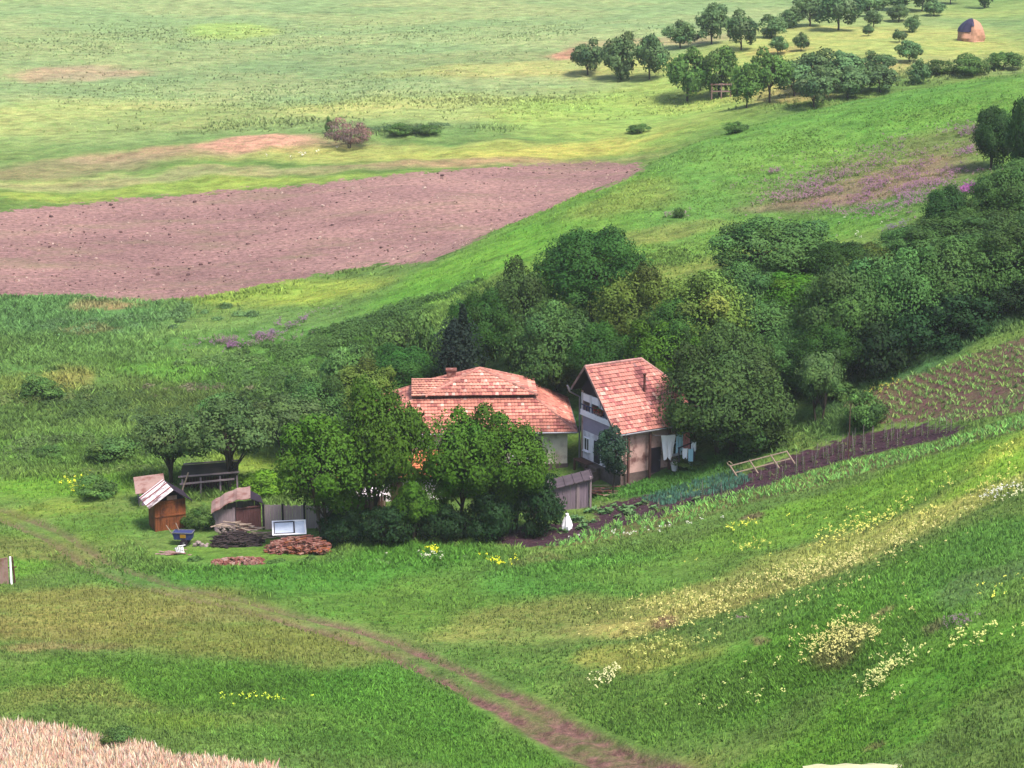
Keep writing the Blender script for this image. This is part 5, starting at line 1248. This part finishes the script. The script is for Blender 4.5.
weeds('tall_weeds', [
 (60,325,110,24,5000,.8,.07,(92,140,84),5,6),(70,365,120,16,4000,.7,.07,(112,150,84),5,5),(150,405,150,20,6000,.8,.07,(84,118,64),5,5),(60,425,110,20,5000,.8,.07,(84,122,66),5,5),
 (90,455,130,14,4000,.7,.07,(90,130,66),5,5),(200,395,90,10,3000,.6,.06,(92,136,66),5,5),(340,372,100,22,8000,.8,.07,(76,124,58),5,6),(250,420,90,26,4000,.8,.07,(84,120,64),5,5),
 (440,312,50,14,1800,.6,.06,(86,140,56),5,5),(30,390,36,9,900,.9,.07,(150,150,80),5,5),(180,415,60,10,1200,.8,.07,(130,140,88),5,4),(60,470,80,8,900,.7,.07,(120,140,80),5,4),
 (300,560,170,12,5000,.5,.05,(70,130,54),5,5),(560,560,120,14,4000,.45,.05,(78,134,54),5,5),(460,552,120,8,2600,.55,.05,(84,142,52),5,5),(380,552,90,8,1500,.6,.05,(84,140,52),5,5),
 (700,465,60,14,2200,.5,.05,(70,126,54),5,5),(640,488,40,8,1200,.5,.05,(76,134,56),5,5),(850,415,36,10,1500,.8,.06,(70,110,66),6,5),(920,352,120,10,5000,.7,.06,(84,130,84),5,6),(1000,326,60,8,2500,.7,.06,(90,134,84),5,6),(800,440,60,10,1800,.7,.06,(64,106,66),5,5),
 (430,128,70,4,900,.9,.12,(104,136,92),5,8),(360,100,140,10,1600,.6,.14,(120,150,100),4,8),(500,100,100,6,900,.6,.14,(118,148,96),4,8),(240,125,100,6,700,.7,.14,(120,150,100),4,8),(250,90,240,20,2500,.5,.16,(122,152,104),4,8),(150,40,200,20,2500,.5,.18,(120,152,108),4,8),(450,40,200,16,2500,.5,.18,(120,150,104),4,8),
 (340,270,80,6,1500,.6,.09,(98,136,74),5,5),(120,300,160,6,1800,.6,.09,(92,134,80),5,5),(880,78,120,8,1500,.8,.14,(128,152,108),5,6),(600,110,140,12,1500,.5,.12,(110,150,84),4,8),(820,102,60,5,700,.6,.1,(110,150,84),4,8),
 (700,180,160,30,4000,.35,.07,(104,150,70),4,5),(860,130,160,20,4000,.35,.07,(96,146,66),4,5),(640,260,90,14,2500,.35,.06,(116,156,74),4,5),
 (210,566,140,6,1500,.4,.05,(78,136,56),5,4),(130,480,60,10,900,.6,.06,(110,160,60),5,4),(260,500,80,8,1200,.9,.06,(84,130,56),5,4),
 (880,620,150,40,7000,.42,.035,(78,134,54),4,4),(760,680,150,30,5000,.4,.035,(84,140,56),4,4),(300,690,240,30,5000,.38,.035,(84,140,58),4,5),(400,740,200,16,2500,.4,.035,(78,138,52),4,5),
])
# pale and yellow flowers
def flowers(name, specs, hgt=.5):
    parts = []
    for i, (px, py, rx, ry, n, s, col) in enumerate(specs):
        x, y = patch(px, py, rx, ry, n, i + 900 + len(name)); kk = fbm(x, y, 2.0, 3, i + 3) > -.02; x, y = x[kk], y[kk]; m = len(x)
        if not m: continue
        z = GZ(x, y); h = hgt * rng.uniform(.5, 1.15, m)
        parts.append(blades(x, y, h, .018, np.tile(np.array(c3(100, 140, 66)), (m, 1)), 1, .15, seed=i))
        C_ = np.stack([x, y, z + h], -1); q = 5
        C_ = np.repeat(C_, q, 0) + rng.normal(scale=s * .7, size=(m * q, 3)) * (1, 1, .9)
        v, f, c = leaf_quads(rng, C_, np.tile([0, -.3, 1.0], (m * q, 1)), s, np.tile(np.array(c3(*col, k=.6)), (m * q, 1)) * rng.uniform(.7, 1.15, (m * q, 1)), 1.1)
        parts.append((v, f, c))
    return stuff(name, parts)
flowers('cream_meadow_flowers', [(845,640,44,22,420,.075,(214,212,130)),(890,680,30,18,200,.075,(208,214,140)),(800,600,60,20,90,.09,(196,200,120)),(700,622,70,10,120,.075,(220,218,130)),(760,590,130,14,420,.075,(222,216,136)),(860,560,100,13,380,.075,(222,214,140)),
  (920,515,100,12,380,.075,(224,220,120)),(1000,500,30,8,110,.075,(230,232,180)),(990,460,50,8,160,.075,(220,222,110)),(870,525,40,8,110,.09,(216,220,110)),(660,655,50,14,120,.075,(200,206,120)),(610,680,16,8,40,.1,(220,220,160)),(950,650,50,18,70,.1,(206,214,130)),(760,690,100,20,60,.09,(200,210,130)),(800,540,80,9,120,.09,(200,206,100))])
flowers('white_meadow_flowers', [(1000,495,26,8,60,.07,(236,236,226)),(300,156,30,3,30,.2,(226,222,200)),(245,424,70,3,50,.12,(220,226,190)),(640,535,60,3,30,.08,(230,230,210)),(430,560,30,3,16,.09,(226,230,200)),(840,235,100,30,30,.1,(210,212,190)),(560,265,20,4,10,.2,(230,230,160))])
flowers('yellow_meadow_flowers', [(488,566,22,5,60,.08,(214,214,50)),(434,553,8,3,24,.08,(224,220,50)),(75,486,14,6,60,.1,(206,206,60)),(265,704,30,5,60,.07,(200,214,70)),(880,392,20,4,40,.07,(170,170,70)),(1000,590,60,14,30,.08,(206,206,90)),(760,525,40,5,40,.08,(206,206,80))], .4)
flowers('purple_meadow_flowers', [(870,190,80,20,2200,0.095,(138,100,122)),(905,200,50,14,900,0.085,(138,102,126)),(920,180,40,12,700,0.095,(140,104,124)),(945,140,50,9,900,0.095,(130,102,118)),(964,152,16,6,260,0.080,(148,106,136)),(972,190,12,4,200,0.117,(164,98,152)),(850,208,24,7,300,0.080,(142,96,124)),(773,173,8,2,60,0.080,(140,96,126)),(790,198,40,5,400,0.095,(144,114,122)),(690,214,50,3,300,0.095,(136,118,120)),(830,180,70,12,700,0.095,(136,110,114)),(893,228,12,5,120,0.080,(118,100,126)),(900,160,70,14,700,0.095,(134,108,112)),
  (268,334,13,4,260,0.090,(130,102,128)),(218,349,18,4,420,0.117,(130,96,122)),(245,342,44,5,700,0.080,(132,106,116)),(292,324,12,4,200,0.117,(128,102,120)),(745,625,10,4,60,0.075,(134,108,110)),(960,625,12,5,60,0.064,(122,106,110)),(320,316,24,4,100,0.080,(132,120,118))], .45)
# pinkish dry grass in the lower-left corner
x, y = scatter_area(26000, -.30, -.09, 90, 101, 1); dl = hit(0, 722), hit(270, 768)
lim = np.interp(x, [hit(-60,712)[0], dl[0][0], hit(60,731)[0], hit(150,750)[0], dl[1][0], hit(300,785)[0]], [hit(-60,712)[1], dl[0][1], hit(60,731)[1], hit(150,750)[1], dl[1][1], hit(300,785)[1]])
kk = y < lim + fbm(x, y, 1.5, 2, 4) * 1.6 - .4; x, y = x[kk], y[kk]; n = len(x)
cols = np.array(c3(240, 190, 164, .64)) * rng.uniform(.7, 1.25, (n, 1)) * (1 + rng.normal(scale=.08, size=(n, 3)))
stuff('dry_seeding_grass', [blades(x, y, .45 + .35 * rng.uniform(size=n), .028, cols, 3, .35, seed=9)])
# low rough scrub on the left bank
parts = []
for i, (px, py, rx, ry, n, col, sz) in enumerate([(100,405,70,9,46,(84,112,62),.55),(165,420,60,8,40,(78,104,60),.6),(190,392,50,6,30,(120,118,92),.5),(70,440,70,8,40,(92,118,66),.5),(255,372,70,10,50,(84,118,60),.6),(330,345,70,12,60,(80,114,58),.7),(395,318,60,10,46,(74,108,56),.7),(40,398,50,7,30,(104,122,70),.5),(130,452,70,6,36,(84,112,62),.5),(60,330,90,9,46,(100,136,86),.5),
      (150,316,80,6,30,(96,132,80),.5),(300,385,80,10,60,(74,104,56),.7),(20,455,40,6,20,(92,118,66),.45),(215,360,50,5,22,(96,128,70),.5),(440,300,40,8,24,(80,116,56),.6),(905,345,80,5,40,(74,112,66),.45),(300,560,140,4,20,(90,128,66),.25),(520,560,120,4,18,(96,132,66),.25),(400,128,40,2,22,(96,124,84),.6),(130,470,90,4,20,(110,136,74),.4)]):
    x, y = patch(px, py, rx, ry, n, 4000 + i); z = GZ(x, y); r = np.random.default_rng(i)
    for k in range(n):
        m = 260; d = rand_dir(r, m); d[:, 2] = np.abs(d[:, 2]); s_ = sz * r.uniform(.5, 1.5)
        C_ = d * r.uniform(.6, 1.1, (m, 1)) * np.array([s_ * r.uniform(1, 1.8), s_ * r.uniform(.8, 1.4), s_ * .9]) + np.array([x[k], y[k], z[k] - .05])
        base_ = np.array(c3(*col, k=.5)) * r.uniform(.7, 1.3)
        parts.append(leaf_quads(r, C_, d + np.array([0, 0, .3]), .13, np.tile(base_, (m, 1)) * r.uniform(.7, 1.3, (m, 1))))
stuff('rough_scrub', parts)
# pale stones and clods turned up in the ploughed field
mb = MB(); r = random.Random(21); fx = [p[0] for p in FIELD]; fy = [p[1] for p in FIELD]
_x = np.array([r.uniform(-95, 25) for _ in range(2600)]); _y = np.array([r.uniform(200, 262) for _ in range(2600)]); _k = poly_sd(_x, _y, FIELD) > .8; _x, _y = _x[_k], _y[_k]; _z = GZ(_x, _y)
for x, y, z in zip(_x, _y, _z):
    s_ = r.uniform(.07, .2) * (1.8 if r.random() < .06 else 1); mb.box((x, y, z + s_ * .2), (s_ * 1.5, s_, s_ * .8), Matrix.Rotation(r.uniform(0, 3), 3, 'Z') @ Matrix.Rotation(r.uniform(-.5, .5), 3, 'X'), col=c3(*r.choice([(232, 200, 184), (206, 166, 150), (120, 84, 82), (104, 72, 72), (190, 150, 138)])), taper=.7)
o = mb.build('field_stones', simple_mat('field_stone', None, use_col=True, var=.2), col=True); tag(o, kind='stuff')
# crops
def crop_rows(name, poly, spacing, step, h, w, col, nb, seed, dens=1.0, jit=.12, ang=None, lean=.9):
    P_ = np.array(poly); c = P_.mean(0); d = P_ - c; 
    if ang is None: _, _, vt = np.linalg.svd(d); ax = vt[0]
    else: ax = np.array([math.cos(ang), math.sin(ang)])
    ay = np.array([-ax[1], ax[0]]); a = d @ ax; b = d @ ay; r = np.random.default_rng(seed)
    A_, B_ = np.meshgrid(np.arange(a.min(), a.max(), step), np.arange(b.min(), b.max(), spacing)); A_ = A_.ravel() + r.normal(scale=step * .25, size=A_.size); B_ = B_.ravel() + r.normal(scale=jit * spacing, size=B_.size)
    x = c[0] + A_ * ax[0] + B_ * ay[0]; y = c[1] + A_ * ax[1] + B_ * ay[1]
    kk = (poly_sd(x, y, poly) > 0) & (r.uniform(size=len(x)) < dens * (1 + 1.4 * fbm(x, y, 5, 2, seed))); x, y = x[kk], y[kk]; n = len(x)
    cols = np.tile(np.array(c3(*col)), (n, 1)) * r.uniform(.7, 1.3, (n, 1)) * (1 + r.normal(scale=.08, size=(n, 3)))
    return stuff(name, [blades(x, y, h * r.uniform(.6, 1.2, n), w, cols, nb, lean, seed=seed)])
crop_rows('corn_seedlings', MAIZE, 0.62, .26, .42, .032, (124, 172, 86), 6, 71, 1.0)
crop_rows('young_corn', CROP, .72, .3, .42, .036, (132, 170, 92), 6, 72, .85)
crop_rows('leek_bed', LEEK, .3, .12, .4, .035, (74, 116, 96), 4, 73, 1.2, lean=.3)
crop_rows('bed_weeds', BED, .8, .5, .25, .05, (110, 118, 84), 4, 74, .35)
# leafy plants at the near end of the bed
lp = MB(); rr = random.Random(6)
for i in range(26):
    a = rr.uniform(0, 6.28); e = rr.uniform(.2, 1.1); L = rr.uniform(.22, .42); p = Vector((math.cos(a) * math.cos(e), math.sin(a) * math.cos(e), math.sin(e))); s = Vector((-math.sin(a), math.cos(a), 0)) * .11
    b0 = p * L * .35; lp.face([b0, p * L * .7 + s, p * L + Vector((0, 0, -.05)), p * L * .7 - s], c3(*random.Random(i).choice([(112, 158, 96), (132, 176, 112), (90, 136, 80)])))
lm = lp.mesh('leafy_plant', PLANT, col=True); rr = random.Random(12)
for k_ in range(46):
    if k_ < 30: q = (rr.uniform(535, 640), 0); q = (q[0], np.interp(q[0], [535, 600, 640], [528, 516, 512]) + rr.uniform(-6, 9))
    else: q = (rr.uniform(600, 700), 0); q = (q[0], np.interp(q[0], [600, 700], [512, 498]) + rr.uniform(-5, 6))
    c = hit(*q); o = bpy.data.objects.new('leafy_plant', lm); COL.objects.link(o); o.location = (c[0], c[1], gz(c[0], c[1]) - .02); s = rr.uniform(.8, 1.5); o.scale = (s, s, s * rr.uniform(.8, 1.2)); o.rotation_euler = (0, 0, rr.uniform(0, 6.2))
    tag(o, 'leafy green vegetable plant in the dark soil at the near end of the garden bed', 'vegetable plant', 'vegetable plants in the garden bed')
# ---------------------------------------------------------------- light, sky, air
SUN = Vector((0.40, -0.42, 1.0)).normalized()
w = bpy.data.worlds.new("World"); scene.world = w; w.use_nodes = True
nt = w.node_tree; nt.nodes.clear()
wo = nt.nodes.new('ShaderNodeOutputWorld'); bg = nt.nodes.new('ShaderNodeBackground')
sky = nt.nodes.new('ShaderNodeTexSky'); sky.sky_type = 'NISHITA'; sky.sun_disc = False
sky.sun_elevation = math.asin(SUN.z); sky.sun_rotation = math.atan2(SUN.x, SUN.y)
sky.air_density = 1.0; sky.dust_density = 2.5; sky.ozone_density = 1.0
nt.links.new(sky.outputs[0], bg.inputs[0]); bg.inputs[1].default_value = 0.125
nt.links.new(bg.outputs[0], wo.inputs[0])
sun = bpy.data.lights.new("sun", 'SUN'); sun.energy = 3.2; sun.angle = R(15); sun.color = (1.0, 0.94, 0.84)
so = bpy.data.objects.new("sun", sun); COL.objects.link(so); so.location = (0, 0, 120)
so.rotation_euler = SUN.to_track_quat('Z', 'Y').to_euler()
zlo = float(HZ.min()) - 1.0; zhi = max(float(HZ.max()), 60) + 12
xm = float(np.abs(SX).max()) + 5; y0, y1 = -70.0, float(rows[-1]) + 5
hb = MB(); hb.box((0, (y0 + y1) / 2, (zlo + zhi) / 2), (2 * xm, y1 - y0, zhi - zlo))
hm = bpy.data.materials.new('haze'); hm.use_nodes = True; hn = hm.node_tree; hn.nodes.clear()
ho = hn.nodes.new('ShaderNodeOutputMaterial'); pv = hn.nodes.new('ShaderNodeVolumePrincipled')
pv.inputs['Color'].default_value = (0.86, 0.92, 1.0, 1); pv.inputs['Density'].default_value = 0.00014; pv.inputs['Anisotropy'].default_value = 0.2
hn.links.new(pv.outputs[0], ho.inputs['Volume'])
hob = hb.build('haze', hm); tag(hob, kind='stuff')
scene.view_settings.view_transform = 'Standard'; scene.view_settings.look = 'None'
scene.view_settings.gamma = 1.0; scene.view_settings.exposure = 1.28
scene.render.engine = 'CYCLES'
scene.cycles.volume_bounces = 1; scene.cycles.max_bounces = 6; scene.cycles.transparent_max_bounces = 6
scene.render.resolution_x = 1024; scene.render.resolution_y = 768
